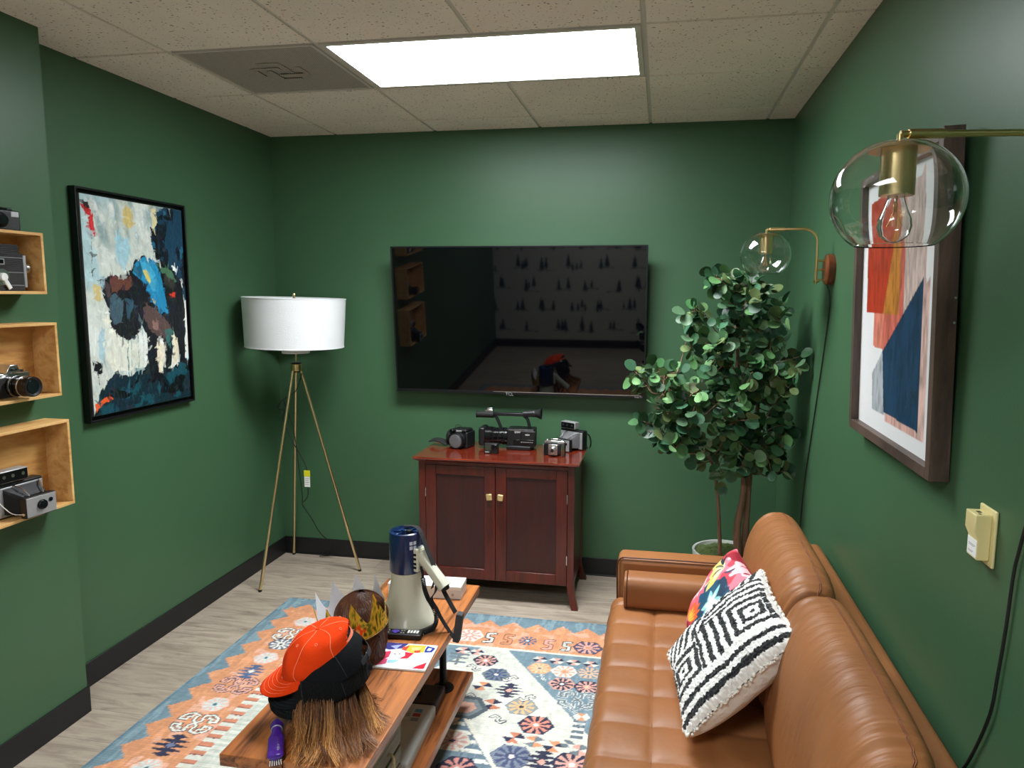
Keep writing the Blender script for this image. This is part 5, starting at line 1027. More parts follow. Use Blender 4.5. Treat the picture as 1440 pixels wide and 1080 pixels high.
for (cx, cy, cz), (sx, sy, sz), n in TUFTS:
    c = pl(cx, cy, cz); root = min(NODES, key=lambda q: (q[0]-c-Vector((0, 0, -.16))).length)[0]
    mid_ = root.lerp(c, .55)+Vector((rs.uniform(-.02, .02), rs.uniform(-.02, .02), -.015))
    P = spline([root, mid_, c], 6); gb.tube(P, [.0042-.0022*i/(len(P)-1) for i in range(len(P))], 6)
    for k in range(n):
        s0 = P[rs.randrange(len(P)//2, len(P))]; e = c+Vector((rs.gauss(0, sx*.62), rs.gauss(0, sy*.62), rs.gauss(0, sz*.7)))
        if e.x+PX_ > XR-.06: e.x = XR-.06-PX_-rs.random()*.03
        dirn = (e-s0); L = max(.09, min(.24, dirn.length*1.15)); dirn = dirn.normalized() if dirn.length > .01 else Vector((0, 0, 1)); e = s0+dirn*L+Vector((0, 0, -.01))
        Q = spline([s0, s0.lerp(e, .5)+Vector((0, 0, .015)), e], 4); gb.tube(Q, [.0019-.0008*i/(len(Q)-1) for i in range(len(Q))], 5)
        nl = rs.choice((10, 11, 12, 13))
        for i in range(nl):
            u = .18+.82*i/(nl-1); q = Q[min(len(Q)-1, int(u*(len(Q)-1)))]
            a = rs.uniform(0, 2*PI); side = dirn.orthogonal().normalized(); side = (Matrix.Rotation(a, 3, dirn) @ side); ld = (dirn*.35+side*.9+Vector((0, -.15, -.05))) if i < nl-1 else dirn
            ld.normalize(); st = q+ld*rs.uniform(.008, .02)
            if (st+ld*.055).x+PX_ > XR-.008: ld.x = -abs(ld.x); st = q+ld*.01
            gb.tube([q, st], .0009, 4); nr = Vector((rs.gauss(0, .5), rs.gauss(-.65, .4), rs.gauss(.75, .4)))
            r = rs.uniform(.021, .034); k0 = len(gl.v); add_leaf(gl, st, ld, nr, r); cc = np.array(lin(rs.choice(GL)))*rs.uniform(.85, 1.35); lcol += [(*cc, 1)]*(len(gl.v)-k0)
gl.cols = np.array(lcol); obj('branches', gb, M_bark, t, smooth=180)
fol = obj('foliage', gl, mat('waxy_round_leaf', None, rough=.42, attr='paint', var=.12, vscale=50, spec=.45), t, smooth=60, label='round green leaves'); fol['kind'] = 'stuff'

# ------------------------------------------------------------------ coffee table
M_tbl = wood('reclaimed_pine', (182, 110, 56), (84, 44, 22), (11, .8, 11), 2.6, rough=.36, coat=.2, bump=.35, c3=(158, 92, 46))
M_tbl2 = wood('reclaimed_pine_board', (186, 116, 62), (92, 50, 26), (13, .9, 13), 2.3, rough=.38, coat=.18, bump=.35, c3=(168, 102, 54))
M_pipe = mat('black_iron_pipe', (26, 27, 30), rough=.42, metal=.6, bump=.1, bscale=150)
TX0, TX1, TY0, TY1, TZ = -1.112, -.713, 1.585, 2.79, .450
tb = thing('coffee_table', 'low wooden plank coffee table with black pipe legs and lower shelf on the rug', 'table', ((TX0+TX1)/2, (TY0+TY1)/2, .008))
ox, oy, oz = (TX0+TX1)/2, (TY0+TY1)/2, .008
def tbx(g, x0, x1, y0, y1, z0, z1): return g.box(x0-ox, x1-ox, y0-oy, y1-oy, z0-oz, z1-oz)
top = obj('tabletop', tbx(G(), TX0, -.935, TY0, TY1, TZ-.034, TZ), M_tbl, tb, bev=.002, seg=2)
obj('tabletop', tbx(G(), -.9335, TX1, TY0+.003, TY1-.002, TZ-.034, TZ-.0004), M_tbl2, tb, bev=.002, seg=2)
obj('lower_shelf', tbx(G(), -1.11, -.928, 1.61, 2.645, .117, .150), M_tbl2, tb, bev=.002); obj('lower_shelf', tbx(G(), -.9265, -.703, 1.61, 2.64, .117, .150), M_tbl, tb, bev=.002)
for x in (-1.03, -.785):
    for y in (1.69, 2.50):
        lg = obj('leg', G().cyl((x-ox, y-oy, 0), (x-ox, y-oy, TZ-.034-oz), .0135, n=28), M_pipe, tb)
        obj('flange', G().cyl((x-ox, y-oy, .1425), (x-ox, y-oy, .148), .041, n=36).cyl((x-ox, y-oy, .148), (x-ox, y-oy, .170), .019, .017, n=28), M_pipe, lg, bev=.0012)
        obj('flange', G().cyl((x-ox, y-oy, TZ-.034-oz-.006), (x-ox, y-oy, TZ-.034-oz), .041, n=36).cyl((x-ox, y-oy, TZ-.034-oz-.024), (x-ox, y-oy, TZ-.034-oz-.006), .017, .019, n=28), M_pipe, lg, bev=.0012)
        obj('foot', G().cyl((x-ox, y-oy, 0), (x-ox, y-oy, .012), .030, .026, n=28), M_pipe, lg)
# things on the lower shelf
SZ = .1505
t = thing('storage_case', 'pale grey and black flat case lying on the lower shelf of the table', 'case', (-.845, 2.215, SZ), 2)
obj('shell', G().box(-.095, .095, -.24, .095, 0, .046), mat('pale_grey_case', (176, 178, 174), rough=.45, var=.04), t, bev=.008, seg=3); obj('end_section', G().box(-.094, .094, .095, .225, .0, .0465), mat('black_case_end', (28, 30, 34), rough=.4), t, bev=.006, seg=3, label='black end section'); 
obj('disc', G().cyl((-.02, .165, .046), (-.02, .165, .058), .042, n=36).cyl((-.02, .165, .058), (-.02, .165, .064), .024, n=36), M_blackg, t, bev=.002)
lb_ = None
for i, (a, b, c) in enumerate(((0, 0, (70, 130, 170)), (0, 1, (170, 176, 170)), (1, 0, (150, 40, 44)), (1, 1, (150, 150, 146)), (2, 0, (120, 126, 130)), (2, 1, (196, 198, 196)))):
    obj('print_mark', G().cbox((.045-b*.035, .05-a*.026, .0464), (.026, .018, .0008)), mat('case_print_%d' % i, c, rough=.5), t, bev=.0)
M_gw = wood('grey_weathered_wood', (150, 142, 124), (104, 96, 80), (8, 1, 8), 3, rough=.7, bump=.3)
t = thing('wooden_crate', 'grey weathered wooden slat crate with rope handle on the lower shelf near end', 'crate', (-.885, 1.812, SZ))
for z in (.012, .072, .132): obj('slat', G().box(.118, .130, -.155, .155, z, z+.048), M_gw, t, bev=.0015); obj('slat', G().box(-.130, -.118, -.155, .155, z, z+.048), M_gw, t, bev=.0015); 
for z in (.012, .072, .132): obj('end_slat', G().box(-.116, .116, -.155, -.143, z, z+.046), M_gw, t, bev=.0015); obj('end_slat', G().box(-.116, .116, .143, .155, z, z+.046), M_gw, t, bev=.0015)
obj('bottom_board', G().box(-.13, .13, -.155, .155, 0, .010), M_gw, t); obj('top_rail', G().box(.085, .1315, -.155, .155, .183, .197), M_gw, t, bev=.0015); obj('top_rail', G().box(-.1315, -.085, -.16, .16, .183, .197), M_gw, t, bev=.0015); obj('top_slat', G().box(-.078, -.02, -.16, .16, .183, .195), M_gw, t, bev=.0015); obj('top_slat', G().box(-.012, .045, -.16, .16, .183, .195), M_gw, t, bev=.0015)
obj('rope_handle', G().tube([(.132, -.065, .155), (.150, -.06, .150), (.158, -.03, .120), (.158, .01, .122), (.148, .045, .150), (.132, .05, .157)], .0055, 10, smooth=8), mat('jute_rope', (188, 168, 128), rough=.9, bump=.8, bscale=300, var=.2, vscale=100), t)

# ------------------------------------------------------------------ megaphone
M_cream = mat('cream_enamel', (208, 208, 190), rough=.22, coat=.4, var=.03); M_navy = mat('navy_plastic', (22, 44, 84), rough=.25, coat=.3, var=.06)
mx0, my0 = -.898, 2.425
t = thing('megaphone', 'cream and navy megaphone standing on its horn on the coffee table', 'megaphone', (mx0, my0, TZ))
obj('horn', G().lathe([(.104, .004), (.108, .001), (.111, .004), (.110, .009), (.104, .020), (.091, .040), (.079, .065), (.069, .095), (.061, .130), (.0565, .165), (.0545, .200), (.052, .200), (.054, .165), (.058, .130), (.066, .095), (.076, .065), (.088, .040), (.100, .020)], 72, closed=True), M_cream, t, smooth=50)
obj('horn_rim', G().tube([(.109*math.cos(a), .109*math.sin(a), .0045) for a in np.linspace(0, 2*PI, 73)], .0042, 8), mat('grey_rubber_rim', (86, 88, 88), rough=.5), t)
obj('driver_housing', G().lathe([(0, .196), (.0585, .196), (.060, .200), (.060, .335), (.0585, .343), (.054, .346), (.052, .343), (.050, .335), (0, .335)], 56), M_navy, t, smooth=40)
g = G()
for k in range(6): a = k*PI/3; g.at(TR(0, 0, .335, rz=k*60)).box(.006, .046, -.003, .003, 0, .007)
g.at().cyl((0, 0, .335), (0, 0, .350), .018, n=24); obj('rear_cap_ribs', g, M_navy, t, bev=.001); obj('volume_dial', G().cyl((.02, -.02, .336), (.02, -.02, .354), .011, n=20), M_blackp, t, bev=.001)
ga = math.radians(-18)   # handle azimuth
Mh = Matrix.Rotation(ga, 4, 'Z')
g = G().at(Mh).box(.045, .072, -.026, .026, .204, .292); hb = obj('handle_mount', g, M_cream, t, bev=.006, seg=3)
hv = Vector((.105, 0, -.105)).normalized(); hp = Vector((.066, 0, .268))
g = G(); pts = []; n = 12
for i in range(n+1):
    u = i/n; c = hp+hv*.150*u; w = (.021-.002*math.sin(PI*u)+.003*(u > .93)); d = .030 if u < .08 else .0225-.003*math.sin(PI*u); s_ = Vector((0, 1, 0)); nn = hv.cross(s_)
    for k in range(16): a = 2*PI*k/16; ca, sa = math.cos(a), math.sin(a); q = (abs(ca)**3+abs(sa)**3)**(-1/3); pts.append(tuple(c+s_*ca*q*w+nn*sa*q*d))
g.at(Mh).add(pts, [(i*16+k, i*16+(k+1) % 16, (i+1)*16+(k+1) % 16, (i+1)*16+k) for i in range(n) for k in range(16)]+[tuple(range(16))[::-1], tuple(range(n*16, n*16+16))]); grip = obj('pistol_grip', g, M_cream, t, smooth=50)
obj('trigger', G().at(Mh).add([], []).cyl((.075, 0, .228), (.092, 0, .212), .008, n=12), M_cream, grip)
ce = hp+hv*.150; obj('strap_lug', G().at(Mh).cyl(tuple(ce-Vector((0, .012, 0))), tuple(ce+Vector((0, .012, 0))), .012, n=20), M_blackr, grip, bev=.002)
obj('badge', G().at(Mh).add([(.0722, -.02, .292), (.0722, .02, .292)], []) if False else G().at(Mh).box(.050, .068, -.020, .020, .2915, .2930), mat('grey_badge', (150, 154, 150), rough=.4), hb)
g = G()
for z in (.218, .232, .250, .266): g.at(Mh).box(.05, .066, -.0275, -.0255, z, z+.008)
obj('switches', g, M_blackg, hb)
em = G(); rr = .0604
for (aa, zz, h_) in ((-52, .306, .013), (-52, .289, .013), (-38, .306, .013), (-38, .289, .013)):
    em.surf(lambda u, v: (rr*math.cos(math.radians(aa-5.5+11*u)), rr*math.sin(math.radians(aa-5.5+11*u)), zz+h_*v), 5, 2)
obj('emblem', em, mat('pale_blue_emblem', (196, 206, 224), rough=.4), t, smooth=0)
# coiled cord from the grip round to the hand microphone at the front of the horn
def coil(path, R, r, turns, n=9):
    P = spline([Vector(p) for p in path], 24); out = []; N_ = turns*n
    for i in range(N_+1):
        f = i/N_*(len(P)-1); k = min(int(f), len(P)-2); p = P[k].lerp(P[k+1], f-k); d = (P[k+1]-P[k]).normalized(); a = d.orthogonal().normalized() if i == 0 else (a-d*a.dot(d)).normalized(); b = d.cross(a); th = 2*PI*i/n; out.append(p+(a*math.cos(th)+b*math.sin(th))*R)
    return G().tube(out, r, 6)
cp = [(.082, -.055, .190), (.088, -.055, .150), (.098, -.045, .11), (.115, -.035, .07), (.128, -.045, .035), (.124, -.075, .014), (.100, -.105, .0105)]
cc_ = obj('coiled_cord', coil(cp, .0068, .0022, 40), M_blackr, t, smooth=180)
obj('straight_cord', G().tube([(.102, -.104, .0105), (.06, -.128, .005), (.0, -.138, .004), (-.06, -.130, .006)], .0028, 8, smooth=8), M_blackr, t)
mic = obj('hand_microphone', G().at(TR(-.088, -.112, .020, rz=22)).box(-.034, .028, -.020, .020, -.018, .016), M_blackp, t, bev=.007, seg=3); obj('microphone_clip', G().at(TR(-.088, -.112, .020, rz=22)).box(-.012, .006, -.024, -.02, -.014, .012), M_blackg, mic)
obj('cord_stem', G().tube([(.066, -.03, .222), (.078, -.046, .205), (.082, -.055, .190)], .005, 8, smooth=6), M_blackr, t)
M_web = mat('black_nylon_webbing', (22, 22, 25), rough=.65, bump=.5, bscale=600)
m_ = lambda x, y, z: (x-mx0, y-my0, z-TZ)
st = obj('carry_strap', G().ribbon([m_(-.91, 2.44, .806), m_(-.865, 2.425, .812), m_(-.838, 2.41, .800), m_(-.808, 2.395, .742), m_(-.782, 2.385, .69), m_(-.768, 2.38, .655), m_(-.742, 2.375, .60), m_(-.715, 2.37, .555), m_(-.695, 2.368, .522)], .018, .0022, smooth=8, side=(.5, .8, 0)), M_web, t)
obj('carry_strap', G().ribbon([m_(-.770, 2.38, .66), m_(-.768, 2.372, .60), m_(-.785, 2.37, .565), m_(-.765, 2.368, .53), m_(-.748, 2.364, .50), m_(-.724, 2.362, .464), m_(-.704, 2.362, .436), m_(-.688, 2.364, .422)], .015, .0022, smooth=8, side=(.3, .9, .2)), M_web, t)
obj('carry_strap', G().ribbon([m_(-.775, 2.40, .655), m_(-.79, 2.42, .61), m_(-.805, 2.44, .575)], .014, .002, smooth=6, side=(.3, .9, 0)), M_web, t)
obj('shoulder_pad', G().at(Matrix.Translation(m_(-.684, 2.366, .472)) @ Matrix.Rotation(math.radians(8), 4, 'Y')).box(-.012, .012, -.016, .016, -.055, .052), mat('grey_foam_pad', (62, 62, 64), rough=.7, bump=.3, bscale=300), t, bev=.004, seg=3, label='grey padded strap section')

# white box behind the megaphone
t = thing('product_box', 'flat white box lying on the far end of the coffee table behind the megaphone', 'box', (-.902, 2.675, TZ), 3)
obj('lower_half', G().box(-.149, .149, -.048, .05, 0, .036), mat('white_card_side', (218, 220, 224), rough=.45, var=.02), t, bev=.0015); obj('lid', G().box(-.150, .150, -.0492, .0512, .0362, .052), mat('white_card_lid', (232, 234, 236), rough=.4, var=.02), t, bev=.0015)
obj('stamp', G().cyl((.115, -.0482, .018), (.115, -.0488, .018), .006, n=20), M_silver, t)
# remote control
t = thing('remote_control', 'black television remote with purple direction pad lying in front of the megaphone', 'remote', (-.872, 2.296, TZ+.0005), 4)
obj('shell', G().prism([(x*.075+math.copysign(.0, x), y*.0215) for x, y in ((-1, -.7), (-.93, -1), (.93, -1), (1, -.7), (1, .7), (.93, 1), (-.93, 1), (-1, .7))], .018, 0), M_blackp, t, bev=.004, seg=3)
obj('direction_pad', G().cyl((-.020, 0, .0178), (-.020, 0, .0205), .0115, n=24).box(-.034, -.006, -.004, .004, .0178, .0202).box(-.024, -.016, -.014, .014, .0178, .0202), mat('purple_pad', (96, 74, 190), rough=.4), t)
for i in range(4): obj('channel_button', G().cbox((.026+i*.0105, .003, .0187), (.0075, .020, .0026)), M_white, t, bev=.0006, label='white shortcut button')
for x in (-.045, -.055, .001, .010):
    for y in (-.009, .006): obj('button', G().cyl((x, y, .0178), (x, y, .0198), .0032, n=14), M_silver, t)
# picture booklet
t = thing('booklet', 'glossy white childrens booklet with colourful printed cover on the coffee table', 'booklet', (-.806, 2.158, TZ+.0005), 3)
p = Paint(1, 1, 150, 150, 0, 0, (232, 234, 240)); p.wobble(.006, 14, 3)
p.poly([(.0, 1), (.42, 1), (.34, .78), (.12, .70), (0, .74)], (58, 52, 120)); p.poly([(.10, .86), (.30, .95), (.24, .74)], (150, 160, 214)); p.poly([(.42, .95), (.78, .97), (.80, .68), (.60, .62), (.40, .72)], (226, 178, 64)); p.poly([(.36, .86), (.46, .92), (.44, .70), (.34, .74)], (196, 70, 46)); p.poly([(.52, .86), (.70, .88), (.68, .76), (.56, .72)], (250, 226, 130)); p.poly([(.60, .74), (.72, .76), (.72, .66), (.62, .64)], (206, 72, 52)); p.poly([(.80, .96), (.98, .88), (.94, .70), (.80, .68)], (44, 58, 140)); p.poly([(.84, .88), (.92, .86), (.90, .76), (.84, .76)], (226, 230, 244))
p.poly([(.0, .58), (.16, .66), (.24, .50), (.14, .30), (0, .26)], (206, 62, 92)); p.poly([(.02, .30), (.20, .34), (.22, .14), (.05, .06)], (212, 84, 120)); p.poly([(.18, .62), (.44, .68), (.50, .48), (.38, .34), (.20, .40)], (246, 246, 248)); p.poly([(.44, .66), (.62, .62), (.56, .40), (.40, .36), (.48, .5)], (196, 36, 60)); p.poly([(.22, .30), (.44, .34), (.36, .20), (.22, .18)], (150, 196, 220)); p.stroke([(.27, .54), (.30, .53)], .03, (60, 40, 44)); p.stroke([(.36, .56), (.38, .55)], .03, (60, 40, 44))
p.poly([(.62, .40), (.82, .46), (.86, .20), (.64, .16)], (238, 226, 232)); p.poly([(.80, .14), (.96, .30), (.96, .04), (.74, .04)], (196, 40, 60)); p.stroke([(.55, .14), (.80, .16), (.96, .42)], .014, (226, 196, 90))
for k in range(4): p.stroke([(.66, .38-.05*k), (.80, .40-.05*k)], .010, (206, 150, 170))
obj('cover', (lambda g: (setattr(g, 'v', [((u-.5)*.178, (v-.5)*.165, .0062) for u, v, _ in g.v]), g)[1])(p.mesh()), mat('glossy_cover_print', None, rough=.18, attr='paint', var=.02, coat=.3), t, smooth=0)
obj('pages', G().box(-.089, .089, -.0825, .0825, 0, .006), M_white, t, bev=.0005)
# purple hair brush
M_pur = mat('purple_plastic', (74, 36, 140), rough=.22, coat=.3, var=.06)
t = thing('hair_brush', 'purple vented hair brush lying on the near left corner of the coffee table', 'brush', (-.982, 1.645, TZ+.0002), 118)
def brush(u, v):   # u round, v along (handle +x, head -x)
    x = -.085+.17*v; w = (.0205 if v < .52 else .0205-(v-.52)/.18*.009 if v < .70 else .0115+.006*math.sin((v-.70)/.3*PI)); w *= math.sqrt(max(0, 1-max(0, (.06-v)/.06)**2))*math.sqrt(max(0, 1-max(0, (v-.93)/.07)**2)); th = (.0085 if v < .55 else .0085+.005*math.sin(min(1, (v-.55)/.45)*PI)); a = 2*PI*u
    rb = .0009*math.sin(v*150) if .12 < v < .5 and math.sin(a) > .3 else 0
    return (x, w*math.cos(a), .020+(th*min(1, w/.008)+rb)*math.sin(a))
obj('body', G().surf(brush, 28, 120, wrapu=True), M_pur, t, smooth=60)
obj('collar', G().tube([(.040, .0135*math.cos(a), .021+.0125*math.sin(a)) for a in np.linspace(0, 2*PI, 25)], .002, 6), M_silver, t)
obj('pad', G().box(-.080, .0, -.015, .015, .0095, .0135), M_blackp, t, bev=.002)
g = G()
for i in range(7):
    for j in range(6): x = -.078+i*.012; y = -.0125+j*.005; g.cyl((x-(.008 if i == 0 else 0), y*1.15, .0), (x, y, .012), .0010, .0012, n=6)
br = obj('bristles', g, M_white, t, label='white bristles'); br['kind'] = 'stuff'

# ------------------------------------------------------------------ wigs, crown and caps
def hair_mat(name, rough=.38):
    m = mat(name, None, rough=rough, attr='paint', var=.25, vscale=120, spec=.5); b = m.node_tree.nodes['Principled BSDF']; b.inputs['Anisotropic'].default_value = .5; return m
def strands(paths, r0, cols, sides=3):
    g = G(); C = []
    for P, (c0, c1) in zip(paths, cols):
        k0 = len(g.v); n = len(P); g.tube(P, [r0*(1-.55*(i/(n-1))) for i in range(n)], sides, caps=False)
        for i in range(n):
            u = i/(n-1); c = np.array(c0)*(1-u)+np.array(c1)*u; C += [(*c, 1)]*sides
    g.cols = np.array(C); return g
# long light brown wig
wx, wy = -.905, 1.800
t = thing('wig', 'long light brown wig on a head form spilling onto the near end of the table', 'wig', (wx, wy, TZ))
obj('head_form', G().lathe([(0, .0), (.058, .0), (.060, .02), (.052, .06), (.066, .09), (.078, .14), (.079, .18), (.066, .225), (.035, .25), (0, .256)], 40), mat('skin_tone_head_form', (206, 166, 138), rough=.5), t, smooth=60)
rs = random.Random(21); paths = []; cols = []
rc, tc_ = lin((58, 40, 28)), lin((168, 128, 84))
NCL = 110; clumps = [(rs.uniform(0, 2*PI), rs.uniform(-.018, .022), rs.uniform(-.10, .10), rs.uniform(0, 6)) for _ in range(NCL)]; clumps.sort()
for k in range(6800):
    ca, cr_, cb, cph = clumps[rs.randrange(NCL)]; a = ca+rs.gauss(0, .045); z0 = rs.uniform(.085, .15); r0 = .083-.02*max(0, (z0-.16)/.06)+rs.uniform(0, .010)
    near = .5+.5*math.cos(a+PI/2-.35); zt = rs.uniform(.0015, .014)+.012*max(0, cr_/.02)
    st_ = Vector((r0*math.cos(a)*.95, r0*math.sin(a), z0)); R_ = .098+cr_*.9+rs.gauss(0, .010)
    dr = Vector((.050, -.105))*(near**.8)*rs.uniform(.75, 1.08)*(1+cr_*6); rgt = max(0, math.cos(a)); dr += Vector((.045*rgt**2, -.01*rgt)); 
    if math.cos(a) < -.2: dr += Vector((.022, 0))
    en = Vector((R_*math.cos(a)*.95+dr.x, R_*math.sin(a)+dr.y)); pts = []; K = 9; sd = Vector((-(en.y-st_.y), en.x-st_.x)); sd = sd.normalized() if sd.length > 1e-4 else Vector((1, 0))
    cut = 1 if rs.random() > .4 else rs.uniform(.62, .95); jit = rs.gauss(0, .0035); hs = math.sin(cph*17+ca*5)
    for i in range(K+1):
        u = i/K*cut; w2 = u**1.7; z = z0*(1-u)**1.15*(1-.25*u)+zt*u; wv = (.006*math.sin(u*6.5+cph)+cb*.05*u*u+.030*math.sin(cph*2)*max(0, u-.6)/.4)*u+.004*math.sin(u*14+cph*3)*u+jit*u
        bl = .005*math.sin(PI*min(1, u*1.5)); x = st_.x+(en.x-st_.x)*(.25*u+.75*w2)+sd.x*wv+bl*math.cos(a); y = st_.y+(en.y-st_.y)*(.25*u+.75*w2)+sd.y*wv+bl*math.sin(a)
        pts.append(Vector((x, y, max(.0022, z))))
    P = spline(pts, 2); v = rs.uniform(.8, 1.15)*(1+.30*hs); m_r = .5*rs.random()+.5*(.5-.5*hs)
    tip = lin((172, 112, 62)) if m_r > .36 else lin((226, 166, 96)); tip = lin((112, 60, 30)) if m_r > .80 else tip
    paths.append(P); cols.append((tuple(c*v for c in lin((74, 42, 24))), tuple(c*v for c in tip)))
g = strands(paths, .00088, cols, 3); h_ = obj('hair', g, hair_mat('light_brown_hair'), t, smooth=180, label='long light brown hair'); h_['kind'] = 'stuff'
def cone_under(u, v): a = 2*PI*u; fr = .5+.5*math.cos(a+PI/2-.45); R = .078+.012*v**2; return (R*.92*math.cos(a)+.035*v*v*fr, R*math.sin(a)-.07*v*v*fr, .19*(1-v)**1.35+.0012)
uh = obj('under_layer', G().surf(cone_under, 48, 16, wrapu=True), mat('dark_brown_under_hair', (66, 46, 32), rough=.6, bump=.6, bscale=200, stretch=(1, 1, .1)), t, smooth=180)
# short dark brown wig
hx_, hy_ = -.945, 2.125
t = thing('wig', 'short dark brown wig on a head form under the paper crown', 'wig', (hx_, hy_, TZ))
def headp(u, v):
    a = 2*PI*u; z = .226*v; q = .070+.012*math.sin(min(1, v/.75)*PI*.5)
    if v > .62: q *= math.sqrt(max(0, 1-((v-.62)/.38)**2))
    return (q*math.cos(a), q*1.06*math.sin(a), z+.002)
obj('scalp', G().surf(headp, 40, 30, wrapu=True), mat('very_dark_brown_base', (40, 24, 17), rough=.6), t, smooth=180)
paths = []; cols = []; rs = random.Random(5)
for k in range(3800):
    a = rs.uniform(0, 2*PI); v0 = rs.uniform(.3, 1) if rs.random() < .55 else rs.uniform(.93, .995); L = rs.uniform(.35, .6); pts = []
    for i in range(6):
        v = max(.01, v0-L*i/5); x, y, z = headp(a/(2*PI)+.03*math.sin(i*.8+a*7), v); f = 1.015+(.02+.05*(k % 9 == 0))*rs.random()*(1 if i else 0)+.010*math.sin(a*9+v0*5)*(i/5); pts.append(Vector((x*f, y*f, max(.003, z+.004))))
    vv = rs.uniform(.6, 1.5); c = lin((66, 38, 24)); c2 = lin((96, 56, 36)) if rs.random() < .75 else lin((150, 100, 70)); paths.append(spline(pts, 2)); cols.append((tuple(q*vv for q in c), tuple(q*vv for q in c2)))
h_ = obj('hair', strands(paths, .0015, cols, 3), hair_mat('dark_brown_hair', .34), t, smooth=180, label='dark brown combed hair'); h_['kind'] = 'stuff'
# gold paper crown around the short wig
t = thing('paper_crown', 'shiny gold cardboard crown with orange flower shapes resting on the short dark wig', 'crown', (-.960, 2.112, TZ+.116)); t.rotation_euler = (math.radians(6), math.radians(-9), 0)
def crown_band():
    nA = 240; R = .107; vs = []; fs = []; C = []; pts_n = 9
    def height(u):
        f = (u*pts_n) % 1; d = abs(f-.5)*2; return .050+.085*(1-d)**1.4 if d < 1 else .05
    rows = 12
    for i in range(nA):
        u = i/nA; a = 2*PI*u; h = height(u)
        for j in range(rows): v = j/(rows-1); z = h*v; r = R*(1+.05*v); vs.append((r*math.cos(a), r*math.sin(a)*1.02, z))
    for i in range(nA):
        for j in range(rows-1): k = (i+1) % nA; fs.append((i*rows+j, k*rows+j, k*rows+j+1, i*rows+j+1))
    vs = np.array(vs); u = (np.arctan2(vs[:, 1], vs[:, 0])/(2*PI)) % 1; z = vs[:, 2]
    gold, red, grn, dk = lin((236, 190, 60)), lin((240, 84, 30)), lin((120, 132, 36)), lin((84, 78, 26))
    for uu, zz in zip(u, z):
        f = (uu*pts_n) % 1; k = int(uu*pts_n); n1 = mnoise.noise(Vector((uu*40, zz*90, 1))); c = gold
        fx = (f-.5)*.075; fz = zz-.032; ang = math.atan2(fz, fx); rr_ = math.hypot(fx, fz)
        if k in (5, 6, 7) and rr_ < .020+.008*math.cos(5*ang): c = red if rr_ > .006 else lin((236, 200, 120))
        elif n1 > .18: c = grn
        elif n1 < -.28: c = dk
        elif k == 5 and zz > .06: c = lin((222, 214, 60))
        C.append((*c, 1))
    g = G(); g.v = [tuple(v) for v in vs]; g.f = fs; g.cols = np.array(C); return g
m = bpy.data.materials.new('metallic_printed_card'); m.use_nodes = True; N = m.node_tree.nodes; L = m.node_tree.links; b = N['Principled BSDF']; a_ = N.new('ShaderNodeAttribute'); a_.attribute_name = 'paint'
geo = N.new('ShaderNodeNewGeometry'); mx = N.new('ShaderNodeMix'); mx.data_type = 'RGBA'; L.new(geo.outputs['Backfacing'], mx.inputs[0]); L.new(a_.outputs['Color'], mx.inputs[6]); mx.inputs[7].default_value = (*lin((222, 222, 226)), 1); L.new(mx.outputs[2], b.inputs['Base Color'])
mm = N.new('ShaderNodeMath'); mm.operation = 'MULTIPLY_ADD'; L.new(geo.outputs['Backfacing'], mm.inputs[0]); mm.inputs[1].default_value = -.35; mm.inputs[2].default_value = .35; L.new(mm.outputs[0], b.inputs['Metallic']); b.inputs['Roughness'].default_value = .22
bd = obj('band', crown_band(), m, t, smooth=60)
obj('band_edge', G().tube([(.1075*math.cos(a), .1095*math.sin(a), 0) for a in np.linspace(0, 2*PI, 73)], .0007, 6), M_gold, bd)
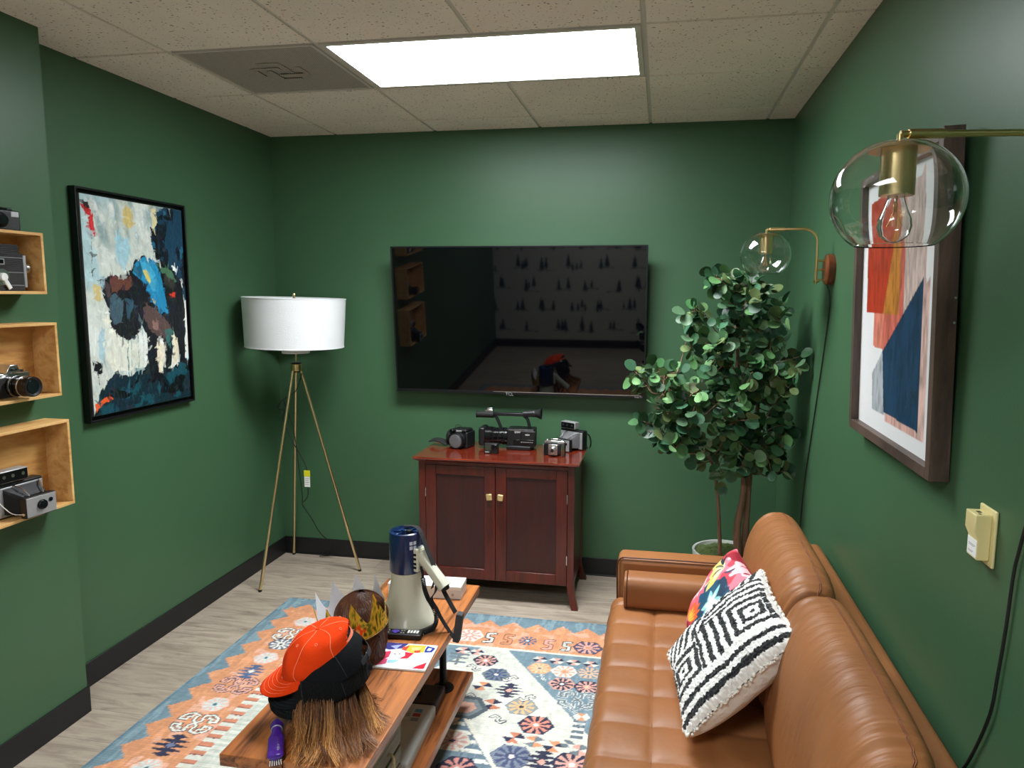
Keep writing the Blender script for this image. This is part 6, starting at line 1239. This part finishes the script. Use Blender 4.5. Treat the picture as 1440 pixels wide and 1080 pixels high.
# baseball caps
def cap(name, label, loc, yaw, pitch, rollv, Mc, a=.088, b=.100, h=.105, brim=.072, flop=.0, under=None, strap=True, button=True, seamM=None, low=False, slump=0):
    t = thing(name, label, 'cap', loc, group='caps stacked on the long wig'); t.rotation_euler = (Matrix.Rotation(math.radians(yaw), 3, 'Z') @ Matrix.Rotation(math.radians(pitch), 3, 'Y') @ Matrix.Rotation(math.radians(rollv), 3, 'X')).to_euler()
    def crown(u, v):
        th = 2*PI*u; ph = v*PI/2; q = math.cos(ph)**.62; z = h*math.sin(ph)**.95
        x = b*q*math.cos(th); y = a*q*math.sin(th)
        if x > 0: z += .012*math.sin(PI*v)*(x/b)
        x -= slump*(z/h)**1.5; 
        n = mnoise.noise(Vector((x*22, y*22, z*22+yaw)))*.5+mnoise.noise(Vector((x*9, y*9, z*9)))
        f = flop*n*min(1, z/.02); return (x+f, y+f*.7, z+f*.8-slump*.35*(z/h)*max(0, -x/b))
    NU, NV = 96, 28; g = G().surf(crown, NU, NV, wrapu=True)
    if strap:   # arched opening at the back
        def keep(f):
            c = sum((Vector(g.v[i]) for i in f), Vector())/len(f); ang = math.atan2(c.y/a, -(c.x)/b); return not (c.x < 0 and (ang/.52)**2+(c.z/.042)**2 < 1)
        g.f = [f for f in g.f if keep(f)]
    cr = obj('crown', g, Mc, t, smooth=180, solid=.0022)
    sm = G()
    for k in range(6):
        u = (k+.0)/6
        if k == 3 and strap: vv = np.linspace(.45, .99, 14)
        else: vv = np.linspace(.02, .99, 20)
        sm.tube([tuple(Vector(crown(u, v))*1.012) for v in vv], .0011, 5)
    obj('panel_seams', sm, seamM or Mc, cr, smooth=180)
    def br(u, v): th = (u-.5)*math.radians(128); ex, ey = b*math.cos(th), a*math.sin(th); L = brim*math.sqrt(max(0, 1-(abs(u-.5)*2)**2.6)); x = ex+L*v; y = ey*(1+.05*v); return (x, y, .003-6.0*y*y*v*.55-.10*L*v+.004)
    bo = obj('brim', G().surf(br, 40, 16), Mc, t, smooth=180, solid=.003)
    for k in range(1, 5): obj('brim_stitch', G().tube([tuple(Vector(br(u, k/5))+Vector((0, 0, .0018))) for u in np.linspace(.08, .92, 30)], .0005, 4), seamM or Mc, bo)
    if strap: obj('strap', G().ribbon([(-b*math.cos(x)*1.005, a*math.sin(x)*1.005, .009) for x in np.linspace(-.56, .56, 14)], .016, .002, side=(0, 0, 1)), seamM or Mc, t)
    if button: obj('button', G().sphere(tuple(Vector(crown(0, .999))+Vector((0, 0, .001))), .0055, 14, 8, (1, 1, .6)), Mc, t)
    ey = G()
    for k in range(6): p_ = Vector(crown((k+.5)/6, .66)); n_ = Vector((p_.x/b, p_.y/a, p_.z/h)).normalized(); q_ = n_.orthogonal().normalized(); w_2 = n_.cross(q_); p_ += n_*.0015; o_ = obj('eyelet', G().tube([tuple(p_+q_*.0034*math.cos(x)+w_2*.0034*math.sin(x)) for x in np.linspace(0, 2*PI, 13)], .0009, 5), seamM or M_white, t)
    return t, crown
M_or = mat('orange_cotton_twill', (238, 66, 14), rough=.85, bump=.35, bscale=420, var=.08, spec=.15); M_ors = mat('pale_orange_stitch', (246, 138, 104), rough=.8)
M_bk = mat('black_cotton_twill', (16, 18, 22), rough=.85, bump=.35, bscale=420, var=.15, spec=.2); M_bks = mat('dark_grey_stitch', (44, 46, 52), rough=.8)
YAWC = 196
t, _ = cap('baseball_cap', 'lowest black knit cap with short brim directly on the long wig', (wx+.010, wy-.004, TZ+.100), YAWC, 14, -4, mat('black_ribbed_knit', (18, 19, 22), spec=.25, rough=.8, bump=.4, bscale=200, wave=('X', 70, .3, .9)), a=.101, b=.112, h=.11, brim=.062, seamM=M_bks, strap=False, button=False)
obj('side_tag', G().add([(.088, .052, -.004), (.118, .040, -.010), (.092, .060, -.032)], [(0, 1, 2)]), M_white, t, solid=.0008, label='small white triangular tag')
t, cf = cap('baseball_cap', 'black baseball cap with small white logo, stacked between the orange and the knit cap', (wx+.012, wy+.002, TZ+.142), YAWC, 22, -5, M_bk, a=.098, b=.116, h=.105, brim=.076, seamM=M_bks, flop=.002)
q = Vector(cf(.60, .42)); nrm = Vector((q.x/.108, q.y/.098, q.z/.115)).normalized()
lg_ = obj('logo_patch', G().cyl(tuple(q+nrm*.0012), tuple(q+nrm*.0026), .0085, n=24), M_white, t, label='small white round logo'); obj('logo_mark', G().tube([tuple(q+nrm*.003+nrm.orthogonal().normalized()*.0045*math.cos(x)+nrm.cross(nrm.orthogonal()).normalized()*.0045*math.sin(x*1.0)) for x in np.linspace(.3, 5, 12)], .0011, 5), M_bk, lg_)
obj('buckle', G().at(TR(-.1105, .012, .008)).box(-.004, .003, -.014, .014, -.011, .011), M_blackg, t, bev=.002); obj('strap_end', G().ribbon([(-.110, .02, .006), (-.118, .045, -.006), (-.112, .058, -.016)], .014, .002, smooth=5, side=(0, 0, 1)), M_bk, t)
t, _ = cap('baseball_cap', 'bright orange baseball cap on top of the black caps, its brim pointing left', (wx-.022, wy-.012, TZ+.188), YAWC+2, 28, -9, M_or, a=.088, b=.112, h=.078, brim=.070, seamM=M_ors, flop=.009, slump=.045)
